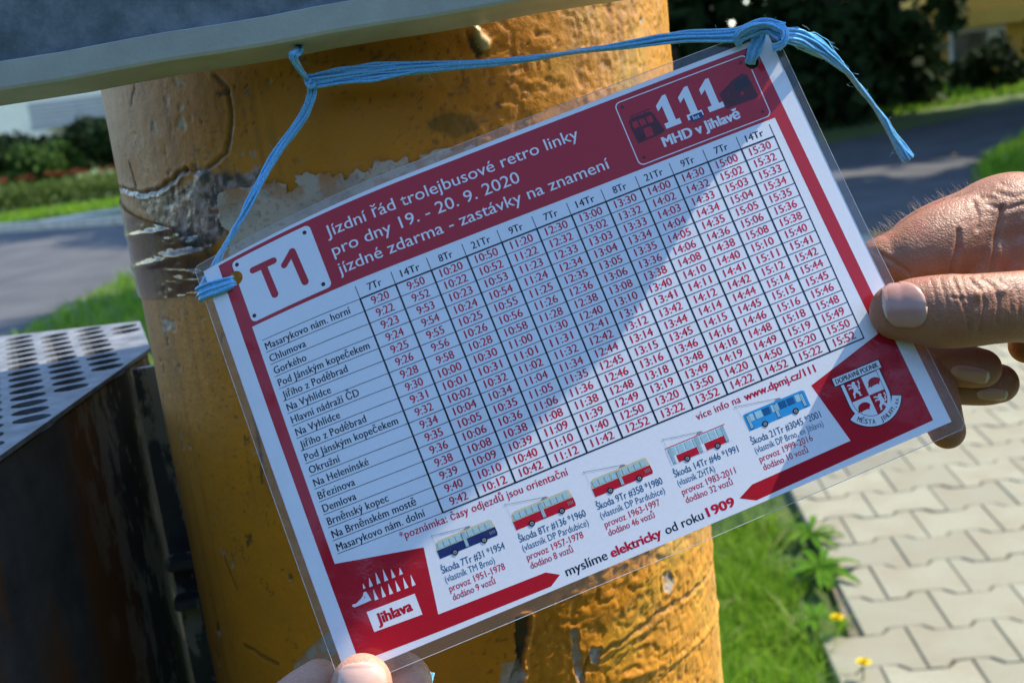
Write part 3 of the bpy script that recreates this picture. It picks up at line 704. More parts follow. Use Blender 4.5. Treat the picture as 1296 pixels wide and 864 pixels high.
    cr = fbm(AA / 7, ZZ2 / 2.6, 91, 4) - .5; rr = PR + .0013 + .0009 * cr * sstep(-135, -100, AA) + .0002 * cr + .0007 * np.exp(-((ZZ2 - zb - 14 - .05 * (AA + 130)) / 1.6) ** 2) + .0005 * np.exp(-((ZZ2 - zb - 27) / 1.2) ** 2); tth = AA / 1000 / PR
    V = np.stack([PX + rr * np.sin(tth), PY - rr * np.cos(tth), ZZ2 / 1000], -1).reshape(-1, 3)
    Fc = [(i * na + j, i * na + j + 1, (i + 1) * na + j + 1, (i + 1) * na + j) for i in range(nz - 1) for j in range(na - 1)]
    part('clear_tape', mesh_from('clear_tape', V, Fc, True), M['tape'], root, True, label='crinkled clear tape wound round the pole')
build_pole()

# ------------------------------------------------------------------ sheet-metal case on the pole (its lower edge is in view)
def build_case():
    p0, p1 = at(0, 117, .389), at(680, 0, .385)
    ex = (p1 - p0) / np.linalg.norm(p1 - p0); up = np.array([0, 0, 1.0]); up = up - ex * (up @ ex); up /= np.linalg.norm(up); back = np.cross(up, ex)
    pt = lambda s, h, b: p0 + ex * s + up * h + back * b
    s0, s1 = -.42, np.linalg.norm(p1 - p0) + .105
    root = empty('display_case', pt((s0 + s1) / 2, .2, .01)); tag(root, 'grey sheet metal timetable case fixed to the pole above the card', 'display case')
    bm = bmesh.new()
    # profile of the lower trim: front face, rounded lip, underside sloping back
    prof = [(.0098, -.0008), (.0095, -.0020), (.0015, -.0020), (.0004, -.0016), (0, 0), (-.0003, .0012), (-.0040, .0175), (-.002, .0185), (.0098, .0185)]
    n = 40; ring = []
    for k in range(n + 1):
        s = s0 + (s1 - s0) * k / n; ring.append([bm.verts.new(tuple(pt(s, h + .0003 * sin(k * 1.7), b))) for h, b in prof])
    for k in range(n):
        for i in range(len(prof)):
            j = (i + 1) % len(prof); bm.faces.new((ring[k][i], ring[k][j], ring[k + 1][j], ring[k + 1][i]))
    bm.faces.new(ring[0][::-1]); bm.faces.new(ring[-1]); bmesh.ops.recalc_face_normals(bm, faces=bm.faces)
    part('lower_trim', bm, M['trim'], root)
    bm = bmesh.new(); H = .42
    add_hex(bm, [pt(s0, .0095, 0), pt(s1, .0095, 0), pt(s1, .0095, .018), pt(s0, .0095, .018), pt(s0, H, 0), pt(s1, H, 0), pt(s1, H, .018), pt(s0, H, .018)])
    part('front_panel', bm, M['galv'], root)
    for s in (s0, s1 - .012):
        bm = bmesh.new()
        add_hex(bm, [pt(s, .0105, -.002), pt(s + .012, .0105, -.002), pt(s + .012, .0105, -.0004), pt(s, .0105, -.0004), pt(s, H, -.002), pt(s + .012, H, -.002), pt(s + .012, H, -.0004), pt(s, H, -.0004)])
        part('side_trim', bm, M['trim'], root)
    for s in (.22, .16):
        bm = bmesh.new(); add_hex(bm, [pt(s, .1, .0185), pt(s + .03, .1, .0185), pt(s + .03, .1, .09), pt(s, .1, .09), pt(s, .14, .0185), pt(s + .03, .14, .0185), pt(s + .03, .14, .09), pt(s, .14, .09)])
        part('bracket', bm, M['steel'], root)
    return pt
case_pt = build_case()

# ------------------------------------------------------------------ litter bin with a perforated lid
def build_bin():
    H = 1.40 - .125; rot = R(-3.5)
    root = empty('litter_bin', (-.39, .56, .62)); tag(root, 'stained steel litter bin with a perforated lid hung on the pole', 'litter bin')
    quad = [np.array(p) for p in ((-.211, .385), (-.198, .618), (-.229, .705), (-.62, .728), (-.62, .385))]
    # lid: a sheet with round holes on a square grid
    ua = np.array([-.39, .92]); ua /= np.linalg.norm(ua); ub = np.array([ua[1], -ua[0]]); P = .0158; rad = .0070
    org = np.array([-.234, .536]); holes = []
    q2 = np.array(quad)
    def ins(p, m):
        c = True
        for i in range(5):
            a, b = q2[i], q2[(i + 1) % 5]; e = b - a; n = np.array([-e[1], e[0]]) / np.linalg.norm(e); c &= (p - a) @ n > m
        return c
    if not ins(q2.mean(0), 0): q2 = q2[::-1]
    for i in range(-20, 20):
        for j in range(-25, 12):
            p = org + ua * i * P + ub * j * .0198
            if ins(p, rad + .002): holes.append([p + ub * rad * 1.2 * cos(t) + ua * rad * .84 * sin(t) for t in np.linspace(0, 2 * pi, 14, endpoint=False)])
    bm = bmesh.new(); th = .0022
    loops = [[Vector((*p, 0)) for p in q2]] + [[Vector((*p, 0)) for p in h] for h in holes]
    flat = [v for l in loops for v in l]; tris = tessellate_polygon(loops)
    for z in (H, H - th):
        vs = [bm.verts.new((v.x, v.y, z)) for v in flat]
        for t in tris:
            try: bm.faces.new([vs[i] for i in t])
            except ValueError: pass
        if z == H: top = vs
        else:
            k = 0
            for l in loops:
                m = len(l)
                for i in range(m): bm.faces.new((top[k + i], top[k + (i + 1) % m], vs[k + (i + 1) % m], vs[k + i]))
                k += m
    bmesh.ops.recalc_face_normals(bm, faces=bm.faces)
    part('lid', bm, M['steel'], root, label='perforated zinc lid with rows of round holes')
    bm = bmesh.new()
    for i in range(5):
        a, b = quad[i], quad[(i + 1) % 5]; e = (b - a) / np.linalg.norm(b - a); n = np.array([-e[1], e[0]]); n = n if n @ (q2.mean(0) - a) > 0 else -n
        a2, b2 = a + n * .002, b + n * .002; zt, zb = H - .004, .64
        add_hex(bm, [(*a2, zb), (*b2, zb), (*(b2 + n * .002), zb), (*(a2 + n * .002), zb), (*a2, zt), (*b2, zt), (*(b2 + n * .002), zt), (*(a2 + n * .002), zt)])
    add_box(bm, (-.41, .55, .635), (.40, .32, .006)); part('body', bm, M['bin_wall'], root)
    bm = bmesh.new(); add_hex(bm, [(-.199, .585, .70), (-.150, .600, .70), (-.150, .604, .70), (-.199, .589, .70), (-.199, .585, 1.271), (-.150, .600, 1.271), (-.150, .604, 1.271), (-.199, .589, 1.271)])
    part('mounting_plate', bm, M['bin_wall'], root)
    for z in (1.165, 1.142, .85):
        bm = bmesh.new(); add_box(bm, (-.183, .578, z), (.03, .010, .007), R(8), bevel=.001); part('bracket', bm, M['bin_wall'], root)
build_bin()

# ------------------------------------------------------------------ the laminated timetable
C1 = np.array([0.9237089576709056, 0.37076143814674994, 0.09642467268227047])   # card x axis, mm
C2 = np.array([-0.35433511060917333, 0.8776409742033158, 0.11494451580901685])  # card y axis, mm
C0 = np.array([-104.51876054850709, 26.193366457771663, 372.74008072006984])
CN = np.array([-0.0440633492996468, -0.14720447009873786, 0.9881241098256673])  # away from the viewer
def card_pt(x, y, lift=0.0):
    """card mm (x right, y up, origin at the paper's upper left corner), lift mm off the face, to world"""
    x = np.asarray(x, float); y = np.asarray(y, float)
    dz = 18 / 5625 * np.maximum(0, 75 - (x - .4 * y)) ** 2                       # upper left corner bent back by the string
    v = -(y + 74)
    dz = dz - (.0002 * (v * v - 1800)) + .00012 * ((x - 105) ** 2 - 3700) * (y > -1e9)  # the sheet bows a little
    p = (C1 * x[..., None] + C2 * y[..., None] + C0 + CN * (dz - lift)[..., None]) / 1000
    return EYE + p[..., :1] * CR + p[..., 1:2] * CU + p[..., 2:] * CF

class Print:
    """flat ink shapes in card mm; every layer lies a hair over the one below"""
    def __init__(s): s.tris = []; s.mats = []
    def mi(s, m):
        if m not in s.mats: s.mats.append(m)
        return s.mats.index(m)
    def poly(s, pts, m, layer=1, holes=()):
        loops = [[Vector((p[0], p[1], 0)) for p in l] for l in (pts, *holes)]
        flat = [(v.x, v.y) for l in loops for v in l]
        s.tris.append((flat, [tuple(t) for t in tessellate_polygon(loops)], s.mi(m), layer))
    def rect(s, x0, y0, x1, y1, m, layer=1): s.poly([(x0, y0), (x1, y0), (x1, y1), (x0, y1)], m, layer)
    def line(s, a, b, wd, m, layer=1):
        a, b = np.array(a, float), np.array(b, float); d = (b - a) / np.linalg.norm(b - a); n = np.array([-d[1], d[0]]) * wd / 2
        s.poly([a - n, b - n, b + n, a + n], m, layer)
    def disc(s, x, y, r, m, layer=1, n=16, ry=None): s.poly([(x + r * cos(2 * pi * k / n), y + (ry or r) * sin(2 * pi * k / n)) for k in range(n)], m, layer)
    def text(s, body, x, y, m, layer=1, width=None, cap=2.5, bold=0.0, align='L', rot=0.0, track=1.0):
        V, Fc, w0 = glyphs(body, 0.0, track); sy = cap / .682; sx = (width / w0) if width else sy
        off = {'L': 0, 'C': -w0 * sx / 2, 'R': -w0 * sx}[align]; c, sn = cos(rot), sin(rot)
        q = [(off + vx * sx, vy * sy) for vx, vy in V]
        strikes = [(0, 0)] if not bold else [(-bold, 0), (bold, 0)] if bold < .1 else [(fx * bold, fy * bold * .4) for fx in (-1, -.35, .35, 1) for fy in (-1, 1)]
        for k, (ox, oy) in enumerate(strikes):
            s.tris.append(([(x + c * (a + ox) - sn * (b + oy), y + sn * (a + ox) + c * (b + oy)) for a, b in q], Fc, s.mi(m), layer + .08 * k))
        return w0 * sx
    def build(s, name, parent, dice=None, label=None, base=0):
        bm = bmesh.new()
        for flat, tris, mi, layer in s.tris:
            vs = [bm.verts.new((px, py, layer + base)) for px, py in flat]
            for t in tris:
                try: f = bm.faces.new([vs[i] for i in t])
                except ValueError: continue
                f.material_index = mi
        if dice:
            xs = [v.co.x for v in bm.verts]; ys = [v.co.y for v in bm.verts]
            for ax, lo, hi in ((0, min(xs), max(xs)), (1, min(ys), max(ys))):
                k = math.ceil(lo / dice) * dice
                while k < hi:
                    no = (1, 0, 0) if ax == 0 else (0, 1, 0)
                    bmesh.ops.bisect_plane(bm, geom=bm.verts[:] + bm.edges[:] + bm.faces[:], plane_co=(k, k, 0), plane_no=no, dist=1e-5); k += dice
        co = np.array([v.co[:] for v in bm.verts]); P = card_pt(co[:, 0], co[:, 1], co[:, 2] * .014)
        for v, p in zip(bm.verts, P): v.co = p
        bm.normal_update()
        view = Vector(-CF)
        for f in bm.faces:
            f.smooth = True
            if f.normal.dot(view) < 0: f.normal_flip()
        return part(name, bm, [M[m] for m in s.mats], parent, True, label)
_gc = {}
_tc = bpy.data.curves.new('lettering', 'FONT'); _to = bpy.data.objects.new('lettering', _tc); COL.objects.link(_to); _tc.resolution_u = 3
def glyphs(body, bold, track):
    key = (body, bold, track)
    if key not in _gc:
        _tc.body = body; _tc.offset = bold; _tc.space_character = track
        dg = bpy.context.evaluated_depsgraph_get(); dg.update(); ev = _to.evaluated_get(dg); me = ev.to_mesh()
        V = [(v.co.x, v.co.y) for v in me.vertices]; Fc = [tuple(p.vertices) for p in me.polygons]; ev.to_mesh_clear()
        x0 = min(v[0] for v in V); x1 = max(v[0] for v in V)
        _gc[key] = ([(a - x0, b) for a, b in V], Fc, x1 - x0)
    return _gc[key]
def rrect(x0, y0, x1, y1, r, n=5):
    P = []
    for cx, cy, a0 in ((x1 - r, y1 - r, 0), (x0 + r, y1 - r, pi / 2), (x0 + r, y0 + r, pi), (x1 - r, y0 + r, 1.5 * pi)):
        P += [(cx + r * cos(a0 + pi / 2 * k / n), cy + r * sin(a0 + pi / 2 * k / n)) for k in range(n + 1)]
    return P
def circ(x, y, r, n=22, ry=None): return [(x + r * cos(2 * pi * k / n), y + (ry or r) * sin(2 * pi * k / n)) for k in range(n)]
HOLE_L, HOLE_R = (10.2, -7.9), (199.8, -5.5)
HR = 2.55

def build_card():
    root = empty('timetable_card', tuple(card_pt(105.0, -74.0))); tag(root, 'laminated white and red retro trolleybus timetable card held up before the pole', 'timetable card')
    hl, hr = circ(*HOLE_L, HR), circ(*HOLE_R, HR)
    paper = [(.2, .3), (70, 1.0), (140, 1.4), (209, 1.7), (210.4, -70), (212.1, -149.4), (110, -149.2), (.4, -148.6), (.2, -70)]
    pr = Print(); pr.poly(paper, 'paper', 0, (hl, hr)); sheet_o = pr.build('paper_sheet', root, 2.0)
    # back of the sheet
    pr = Print(); pr.poly(paper, 'white_print', -14, (hl, hr)); pr.build('paper_back', root, 5.0)
    # clear margin of the pouch
    out = [(-2.6, 2.2), (-1.2, 3.4), (70, 3.9), (140, 4.4), (209.5, 4.9), (211.6, 3.0), (213.2, -70), (215.9, -151.5), (214.2, -153.2), (110, -153.5), (-.4, -152.6), (-2.2, -150.8), (-2.6, -70)]
    pr = Print(); pr.poly(out, 'film', 6, (paper,)); pr.build('film_margin', root, 4.0)
    V, Fc = [], []
    loop = []
    for a, b in zip(out, out[1:] + out[:1]):
        n = max(1, int(math.hypot(b[0] - a[0], b[1] - a[1]) / 4)); loop += [(a[0] + (b[0] - a[0]) * k / n, a[1] + (b[1] - a[1]) * k / n) for k in range(n)]
    L = np.array(loop + loop[:1]); tube(V, Fc, card_pt(L[:, 0], L[:, 1], .05), .00010, 6, cap=False)
    part('film_rim', mesh_from('film_rim', V, Fc, True), M['film_edge'], root)
    S = sheet_o
    # red ground printing
    pr = Print()
    pr.poly([(5.9, -.6), (70, -.4), (140, -.3), (203.0, -.2), (203.8, -27.4), (140, -27.4), (70, -27.2), (5.7, -26.8)], 'red_print', 1, (hl, hr))
    pr.poly([(5.7, -26.8), (9.9, -26.8), (9.4, -70), (9.0, -113.4), (5.6, -113.4), (5.6, -70)], 'red_print')
    pr.poly([(5.6, -113.4), (9.0, -113.4), (37.0, -119.6), (33.8, -141.6), (5.7, -141.6)], 'red_print')
    pr.poly([(5.7, -141.6), (33.8, -141.6), (69.9, -142.6), (73.9, -145.1), (69.9, -147.5), (33, -146.8), (5.8, -145.8)], 'red_print')
    pr.poly([(199.4, -27.4), (203.8, -27.4), (205.0, -70), (206.0, -112), (201.6, -112), (200.4, -70)], 'red_print')
    pr.poly([(201.6, -112), (206.0, -112), (206.6, -146.5), (178.1, -141.9), (173.5, -119.6)], 'red_print')
    pr.poly([(178.1, -141.9), (206.6, -146.5), (141.4, -147.9), (136.6, -145.1), (142.2, -142.5)], 'red_print')
    pr.build('red_ground', S, 2.0)
    # route badge
    pr = Print(); bp = []
    for p_, q_ in zip(rrect(10.5, -25.6, 39.7, -1.9, 1.7), rrect(10.5, -25.6, 39.7, -1.9, 1.7)[1:] + [None]):
        bp.append(p_)
        if q_ and abs(p_[0] - 10.5) < 1e-6 and abs(q_[0] - 10.5) < 1e-6 and q_[1] < p_[1] - 5: bp += [(10.2 + HR * cos(a_), -7.9 + HR * sin(a_)) for a_ in np.linspace(R(83.2), R(-83.2), 16)]
    pr.poly(bp, 'white_print', 2)
    for x, y in ((12.2, -3.6), (37.4, -4.0), (37.1, -23.7), (11.9, -23.5)): pr.disc(x, y, .72, 'black_print', 3)
    def bar(pts, wd):
        for a, b in zip(pts[:-1], pts[1:]): pr.line(a, b, wd, 'red_print', 3)
        for i, p in enumerate(pts): pr.disc(*p, wd / 2, 'red_print', 3.3 + .2 * i)
    bar([(16.7, -8.2), (24.4, -8.4)], 2.3); bar([(20.5, -8.9), (20.9, -19.7)], 2.5); bar([(27.2, -11.6), (31.3, -8.3)], 2.2); bar([(31.3, -8.4), (31.8, -20.2)], 2.5)
    pr.build('route_badge', S, 2.0)
    # title
    pr = Print()
    pr.text('Jízdní řád trolejbusové retro linky', 43.9, -9.1, 'white_print', 2, 90.2, 4.1, .025)
    pr.text('pro dny 19. - 20. 9. 2020', 43.7, -16.1, 'white_print', 2, 66.4, 4.1, .025)
    pr.text('jízdné zdarma - zastávky na znamení', 43.4, -23.0, 'white_print', 2, 96.6, 4.1, .025)
    pr.build('title_lettering', S)
    # anniversary badge
    pr = Print(); o_, i_ = rrect(149.4, -26.3, 198.8, -2.0, 2.0), rrect(149.75, -25.95, 198.45, -2.35, 1.75)
    for k in range(len(o_)):
        (xa, ya), (xb, yb), (xc, yc), (xd, yd) = o_[k], o_[(k + 1) % len(o_)], i_[k], i_[(k + 1) % len(o_)]; m_ = max(1, int(math.hypot(xb - xa, yb - ya) / .5))
        for t_ in range(m_):
            f0, f1 = t_ / m_, (t_ + 1) / m_; qd = [(xa + (xb - xa) * f0, ya + (yb - ya) * f0), (xa + (xb - xa) * f1, ya + (yb - ya) * f1), (xc + (xd - xc) * f1, yc + (yd - yc) * f1), (xc + (xd - xc) * f0, yc + (yd - yc) * f0)]
            if min(math.hypot(x_ - HOLE_R[0], y_ - HOLE_R[1]) for x_, y_ in qd) > HR + .05: pr.poly(qd, 'white_print', 2)
    for x, y in ((151.7, -4.2), (151.9, -23.8), (196.2, -23.8), (196.0, -4.3)): pr.disc(x, y, .6, 'dark_picture', 2)
    for x in (162.9, 171.1, 179.0):
        pr.poly([(x, -17.2), (x, -15.2), (x + 1.6, -15.2), (x + 1.6, -8.9), (x - .3, -10.3), (x - .3, -8.2), (x + 3.1, -5.4), (x + 4.3, -5.4), (x + 4.3, -15.2), (x + 5.7, -15.2), (x + 5.7, -17.2)], 'white_print', 4)
    pr.rect(171.9, -18.3, 176.4, -15.9, 'navy_print', 5); pr.text('let', 174.1, -17.7, 'white_print', 6, 2.4, 1.5, .04, 'C')
    pr.text('MHD v Jihlavě', 160.0, -23.0, 'white_print', 4, 28.3, 3.5, .20)
    # old tram and bus front, shown as dark pictures behind the figures
    pr.poly([(151.9, -18.5), (151.6, -10.2), (153.0, -9.0), (159.8, -9.1), (160.8, -10.4), (162.2, -17.6), (160.4, -18.2)], 'dark_picture', 2)
    pr.line((152.4, -8.5), (160.4, -8.2), .35, 'dark_picture', 2); pr.line((156, -8.4), (155.3, -9.2), .25, 'dark_picture', 2.5); pr.line((157.5, -8.3), (158.4, -9.2), .25, 'dark_picture', 2.5)
    for x in (152.6, 155.2, 157.9): pr.rect(x, -13.0, x + 2.0, -10.6, 'red_print', 3)
    pr.rect(155.4, -17.6, 158.2, -14.2, 'red_print', 3)
    pr.poly([(184.8, -18.2), (184.6, -12.2), (188.4, -10.5), (190.3, -9.4), (194.6, -8.2), (196.4, -9.4), (197.0, -17.6), (196.2, -18.4)], 'dark_picture', 2)
    pr.line((186.0, -16.6), (196.6, -17.2), .3, 'black_print', 3); pr.poly([(190.5, -13.4), (190.8, -10.2), (195.6, -9.6), (196.0, -13.0)], 'black_print', 3); pr.disc(192.2, -15.0, .6, 'red_print', 3)
    pr.line((193.2, -9.9), (193.4, -13.2), .25, 'dark_picture', 4)
    pr.build('anniversary_badge', S, 2.0)
    # timetable grid
    X0, X1, Y0, Y1 = 46.6, 196.6, -33.6, -111.5; cw = (X1 - X0) / 12; rh = (Y0 - Y1) / 17
    pr = Print()
    for c in range(13):
        x = X0 + c * cw; pr.rect(x - .30 if c < 12 else x - .22, Y1, x + .30 if c < 12 else x + .22, Y0, 'black_print', 2); pr.rect(x - .13, Y0, x + .13, Y0 + 4.7, 'black_print', 2)
    pr.rect(X0, Y0 - .28, X1 + .2, Y0 + .28, 'black_print', 3); pr.rect(X0, Y1 - .24, X1 + .2, Y1 + .24, 'black_print', 3)
    for r_ in range(1, 17): pr.rect(X0, Y0 - r_ * rh - .12, X1, Y0 - r_ * rh + .12, 'black_print', 2.5)
    for r_ in range(0, 18): xl = 11.5 - .035 * r_; pr.poly([(xl, Y0 + .7 - r_ * rh * .999 - .11), (xl, Y0 + .7 - r_ * rh * .999 + .11), (X0, Y0 - r_ * rh + .11), (X0, Y0 - r_ * rh - .11)], 'black_print', 2)
    pr.build('table_grid', S, 2.0)
    pr = Print(); kinds = ['7Tr', '14Tr', '8Tr', '21Tr', '9Tr', '7Tr', '14Tr', '8Tr', '21Tr', '9Tr', '7Tr', '14Tr']
    for c, k in enumerate(kinds): pr.text(k, X0 + (c + .5) * cw - .2, Y0 + 1.55, 'black_print', 2, 4.7 if len(k) == 3 else 6.5, 2.5, .06, 'C')
    pr.build('column_heads', S)
    pr = Print(); start = [560, 590, 620, 650, 680, 750, 780, 810, 840, 870, 900, 930]; offs = [0, 2, 3, 4, 5, 6, 8, 10, 11, 12, 14, 15, 16, 18, 19, 20, 22]
    for c, s_ in enumerate(start):
        for r_, o_ in enumerate(offs):
            t = s_ + o_; b = '%d:%02d' % (t // 60, t % 60)
            pr.text(b, X0 + (c + .5) * cw, Y0 - (r_ + 1) * rh + 1.05, 'time_print', 2, 5.9 if t < 600 else 7.7, 2.75, .075, 'C')
    pr.build('departure_times', S)
    stops = ['Masarykovo nám. horní', 'Chlumova', 'Gorkého', 'Pod Jánským kopečekem', 'Jiřího z Poděbrad', 'Na Vyhlídce', 'Hlavní nádraží ČD', 'Na Vyhlídce', 'Jiřího z Poděbrad',
             'Pod Jánským kopečekem', 'Okružní', 'Na Helenínské', 'Březinova', 'Demlova', 'Brněnský kopec', 'Na Brněnském mostě', 'Masarykovo nám. dolní']
    pr = Print(); unit = 30.3 / glyphs(stops[0], 0.0, 1.06)[2]
    for r_, s_ in enumerate(stops):
        pr.text(s_, 11.9 - .035 * r_, Y0 + .55 - (r_ + 1) * rh + .95, 'black_print', 2, glyphs(s_, 0.0, 1.06)[2] * unit, 2.55, .075, 'L', R(-.6), 1.06)
    pr.build('stop_names', S)
    pr = Print()
    pr.text('*poznámka: časy odjezdů jsou orientační', 31.2, -114.6, 'time_print', 2, 57.2, 2.6, .06, 'L', R(-1.3), 1.05); pr.build('footnote_lettering', S); pr = Print()
    pr.text('více info na', 134.0, -115.6, 'time_print', 2, 15.8, 2.5, .06, 'L', 0, 1.05); pr.text('www.dpmj.cz/111', 151.3, -115.8, 'time_print', 2, 25.7, 2.6, .11)
    pr.build('web_address_lettering', S)
    # the five trolleybuses
    def bus(x0, x1, yb, yt, low, top, tip, art=False, modern=False):
        pr = Print(); w_ = x1 - x0; mid = yb + (yt - yb) * (.50 if not modern else .42); sl = .45
        if not modern:
            pr.poly([(x0, yb + .1), (x1 - .3, yb), (x1, yb + .8), (x1 - .1, mid), (x0 - .1, mid)], low, 2)
            pr.poly([(x0 - .1, mid), (x1 - .1, mid), (x1 - .5, yt - .3), (x1 - 1.4, yt), (x0 + 1.6, yt), (x0 + .5, yt - .5)], top, 2)
        else:
            pr.poly([(x0, yb), (x1, yb), (x1, yt - .5), (x1 - .8, yt), (x0 + .6, yt), (x0, yt - .4)], top, 2)
            if low != top:
                for a, b in ((.12, .46), (.58, .92)): pr.rect(x0 + w_ * a, yb + .15, x0 + w_ * b, mid, low, 3)
                pr.rect(x0, yt - .5, x1 - .3, yt - .2, low, 3)
        n = 9 if not modern else 7
        for k in range(n):
            a = x0 + w_ * (.04 + .92 * k / n); b = x0 + w_ * (.04 + .92 * (k + .82) / n)
            pr.rect(a, mid + .3, b, yt - .75, 'pane_print' if low != 'bus_blue' else ('deep_blue_print' if k in (2, 4, 5) else 'pane_print'), 4)
            pr.rect(a - .09, mid + .3, a - .02, yt - .6, 'black_print', 4.5)
        for a in ((.48,) if not modern else (.06, .50, .93)):
            pr.rect(x0 + w_ * a - .55, yb + .25, x0 + w_ * a + .55, yt - .7, 'grey_print' if low != 'bus_blue' else 'deep_blue_print', 5)
            pr.rect(x0 + w_ * a - .42, yb + .6, x0 + w_ * a - .06, yt - .95, 'pane_print', 6); pr.rect(x0 + w_ * a + .06, yb + .6, x0 + w_ * a + .42, yt - .95, 'pane_print', 6)
        if not modern:
            for k in range(4): pr.rect(x1 - 2.4 + .5 * k, yb + 1.0, x1 - 2.2 + .5 * k, yb + 2.1, 'grey_print', 5)
        for a in (.26, .76):
            cx = x0 + w_ * a; pr.disc(cx, yb + .25, 1.05, 'black_print', 7, 18); pr.disc(cx, yb + .25, .62, 'grey_print', 8, 14); pr.disc(cx, yb + .25, .22, 'black_print', 9, 8)
        px_ = x0 + w_ * .58; pr.poly([(px_ - 1.3, yt + .05), (px_ + 1.3, yt + .05), (px_ + .7, yt + .65), (px_ - .5, yt + .65)], 'grey_print', 5)
        pr.line((px_ - .2, yt + .6), tip, .16, 'grey_print', 6); pr.line((px_ + .6, yt + .5), (tip[0] + 2.5, tip[1] - .55), .12, 'grey_print', 6.5); pr.disc(*tip, .22, 'grey_print', 7, 8)
        pr.line((tip[0] + .1, tip[1]), (x0 + .1, yb + 1.2), .06, 'grey_print', 6)
        return pr
    lab = ['navy and cream vintage trolleybus picture', 'red and cream rounded trolleybus picture', 'red and pale later trolleybus picture', 'white and red boxy trolleybus picture', 'blue modern trolleybus picture']
    for k, a in enumerate([(40.5, 60.4, -125.3, -119.4, 'navy_print', 'cream_print', (40.6, -117.1)), (66.2, 87.0, -126.3, -120.2, 'bus_red', 'cream_print', (65.9, -116.9)),
                           (93.6, 114.0, -126.3, -120.3, 'bus_red', 'cream_print', (93.1, -117.0)), (120.4, 142.0, -126.4, -120.0, 'bus_red', 'white_print', (121.0, -117.1), False, True),
                           (148.4, 170.6, -125.8, -119.8, 'bus_blue', 'bus_blue', (147.2, -116.3), False, True)]):
        bus(*a).build('trolleybus_picture', S, 2.0, lab[k])
    caps = [(39.6, 'Škoda 7Tr #31 *1954', 21.3, '(vlastník TM Brno)', 16.7, 'provoz 1951-1978', 18.8, 'dodáno 9 vozů', 14.2), (65.9, 'Škoda 8Tr #136 *1960', 22.8, '(vlastník DP Pardubice)', 22.5, 'provoz 1957-1978', 19.3, 'dodáno 8 vozů', 14.4),
            (92.8, 'Škoda 9Tr #358 *1980', 22.8, '(vlastník DP Pardubice)', 22.3, 'provoz 1963-1997', 19.2, 'dodáno 46 vozů', 15.9), (119.9, 'Škoda 14Tr #46 *1991', 22.7, '(vlastník ZHTA)', 13.0, 'provoz 1983-2011', 18.9, 'dodáno 32 vozů', 16.4),
            (147.5, 'Škoda 21Tr #3045 *2001', 24.9, '(vlastník DP Brno, ex Jihlava)', 24.4, 'provoz 1999-2016', 19.0, 'dodáno 10 vozů', 15.9)]
    for k, (x, a, wa, b, wb, c, wc, d, wd) in enumerate(caps):
        pr = Print(); e = -.4 if k == 0 else 0
        pr.text(a, x, -130.4 - e, 'blue_print', 2, wa, 2.35, .03, 'L', R(-.9)); pr.text(b, x, -133.5 - e, 'blue_print', 2, wb, 2.15, 0, 'L', R(-.9))
        pr.text(c, x + .2, -136.8 - e, 'time_print', 2, wc, 2.2, .03, 'L', R(-.4)); pr.text(d, x + .3, -139.8 - e, 'time_print', 2, wd, 2.2, .03, 'L', R(-.6))
        pr.build('bus_caption', S)
    pr = Print()
    pr.text('myslíme', 75.8, -146.5, 'black_print', 2, 14.2, 3.0, .06); pr.text('elektricky', 91.4, -146.6, 'time_print', 2, 17.3, 3.0, .16); pr.text('od roku', 110.3, -146.7, 'black_print', 2, 13.2, 3.0, .06)
    pr.text('1909', 125.0, -146.7, 'time_print', 2, 9.5, 3.0, .20); pr.build('slogan_lettering', S)
    # town emblem: a spined hedgehog over a name plate
    pr = Print()
    for bx, by, tx, ty in ((15.1, -124.6, 15.2, -123.0), (17.3, -124.8, 17.65, -121.9), (19.9, -124.9, 20.1, -121.2), (22.4, -125, 22.6, -121.2), (24.9, -125, 25.0, -122.1), (27.4, -125, 27.7, -122.8),
                           (17.5, -129.5, 17.6, -126), (20, -129.6, 20.2, -126), (22.4, -129.6, 22.6, -126.1), (24.9, -129.7, 25.0, -126.1), (27.5, -129.8, 27.6, -126.2), (29.9, -129.9, 30.1, -126.3)):
        h_ = .62 if by < -128 or tx - 15.2 > 1 else .42; pr.poly([(bx - h_, by), (bx + h_, by), (tx + .05, ty), (tx - .05, ty)], 'white_print', 2)
    pr.poly([(9.6, -128.4), (9.9, -127.9), (11.0, -128.1), (12.8, -127.3), (13.9, -126.6), (14.5, -125.6), (15.3, -125.7), (15.9, -128.9), (13.5, -129.0), (10.2, -129.0)], 'white_print', 2); pr.disc(14.2, -127.2, .22, 'red_print', 3, 8)
    pr.poly([(13.2, -131.9), (29.2, -132.4), (29.2, -139.6), (13.3, -138.8)], 'white_print', 2); pr.text('Jihlava', 15.5, -137.1, 'red_print', 3, 11.4, 3.4, .22)
    pr.build('town_emblem', S, 2.0)
    # carrier crest
    pr = Print()
    def shield(g, n=14):
        x0, x1, xm, yt, yb = 183.0 - g, 196.6 + g, 190.2, -122.6 + g, -138.4 - g * 1.2
        P = [(x0, yt), (x1, yt)]
        for k in range(n + 1): t = k / n; P.append((x1 - (x1 - xm) * (1 - cos(t * pi / 2)), -131 + (yb + 131) * sin(t * pi / 2)))
        for k in range(n - 1, -1, -1): t = k / n; P.append((x0 + (xm - x0) * (1 - cos(t * pi / 2)), -131 + (yb + 131) * sin(t * pi / 2)))
        return P
    # lower scroll
    def arc(r0, r1, a0, a1, cx=190.3, cy=-130.2, n=20): return [(cx + r0 * cos(a0 + (a1 - a0) * k / n), cy + r0 * sin(a0 + (a1 - a0) * k / n)) for k in range(n + 1)] + [(cx + r1 * cos(a1 + (a0 - a1) * k / n), cy + r1 * sin(a1 + (a0 - a1) * k / n)) for k in range(n + 1)]
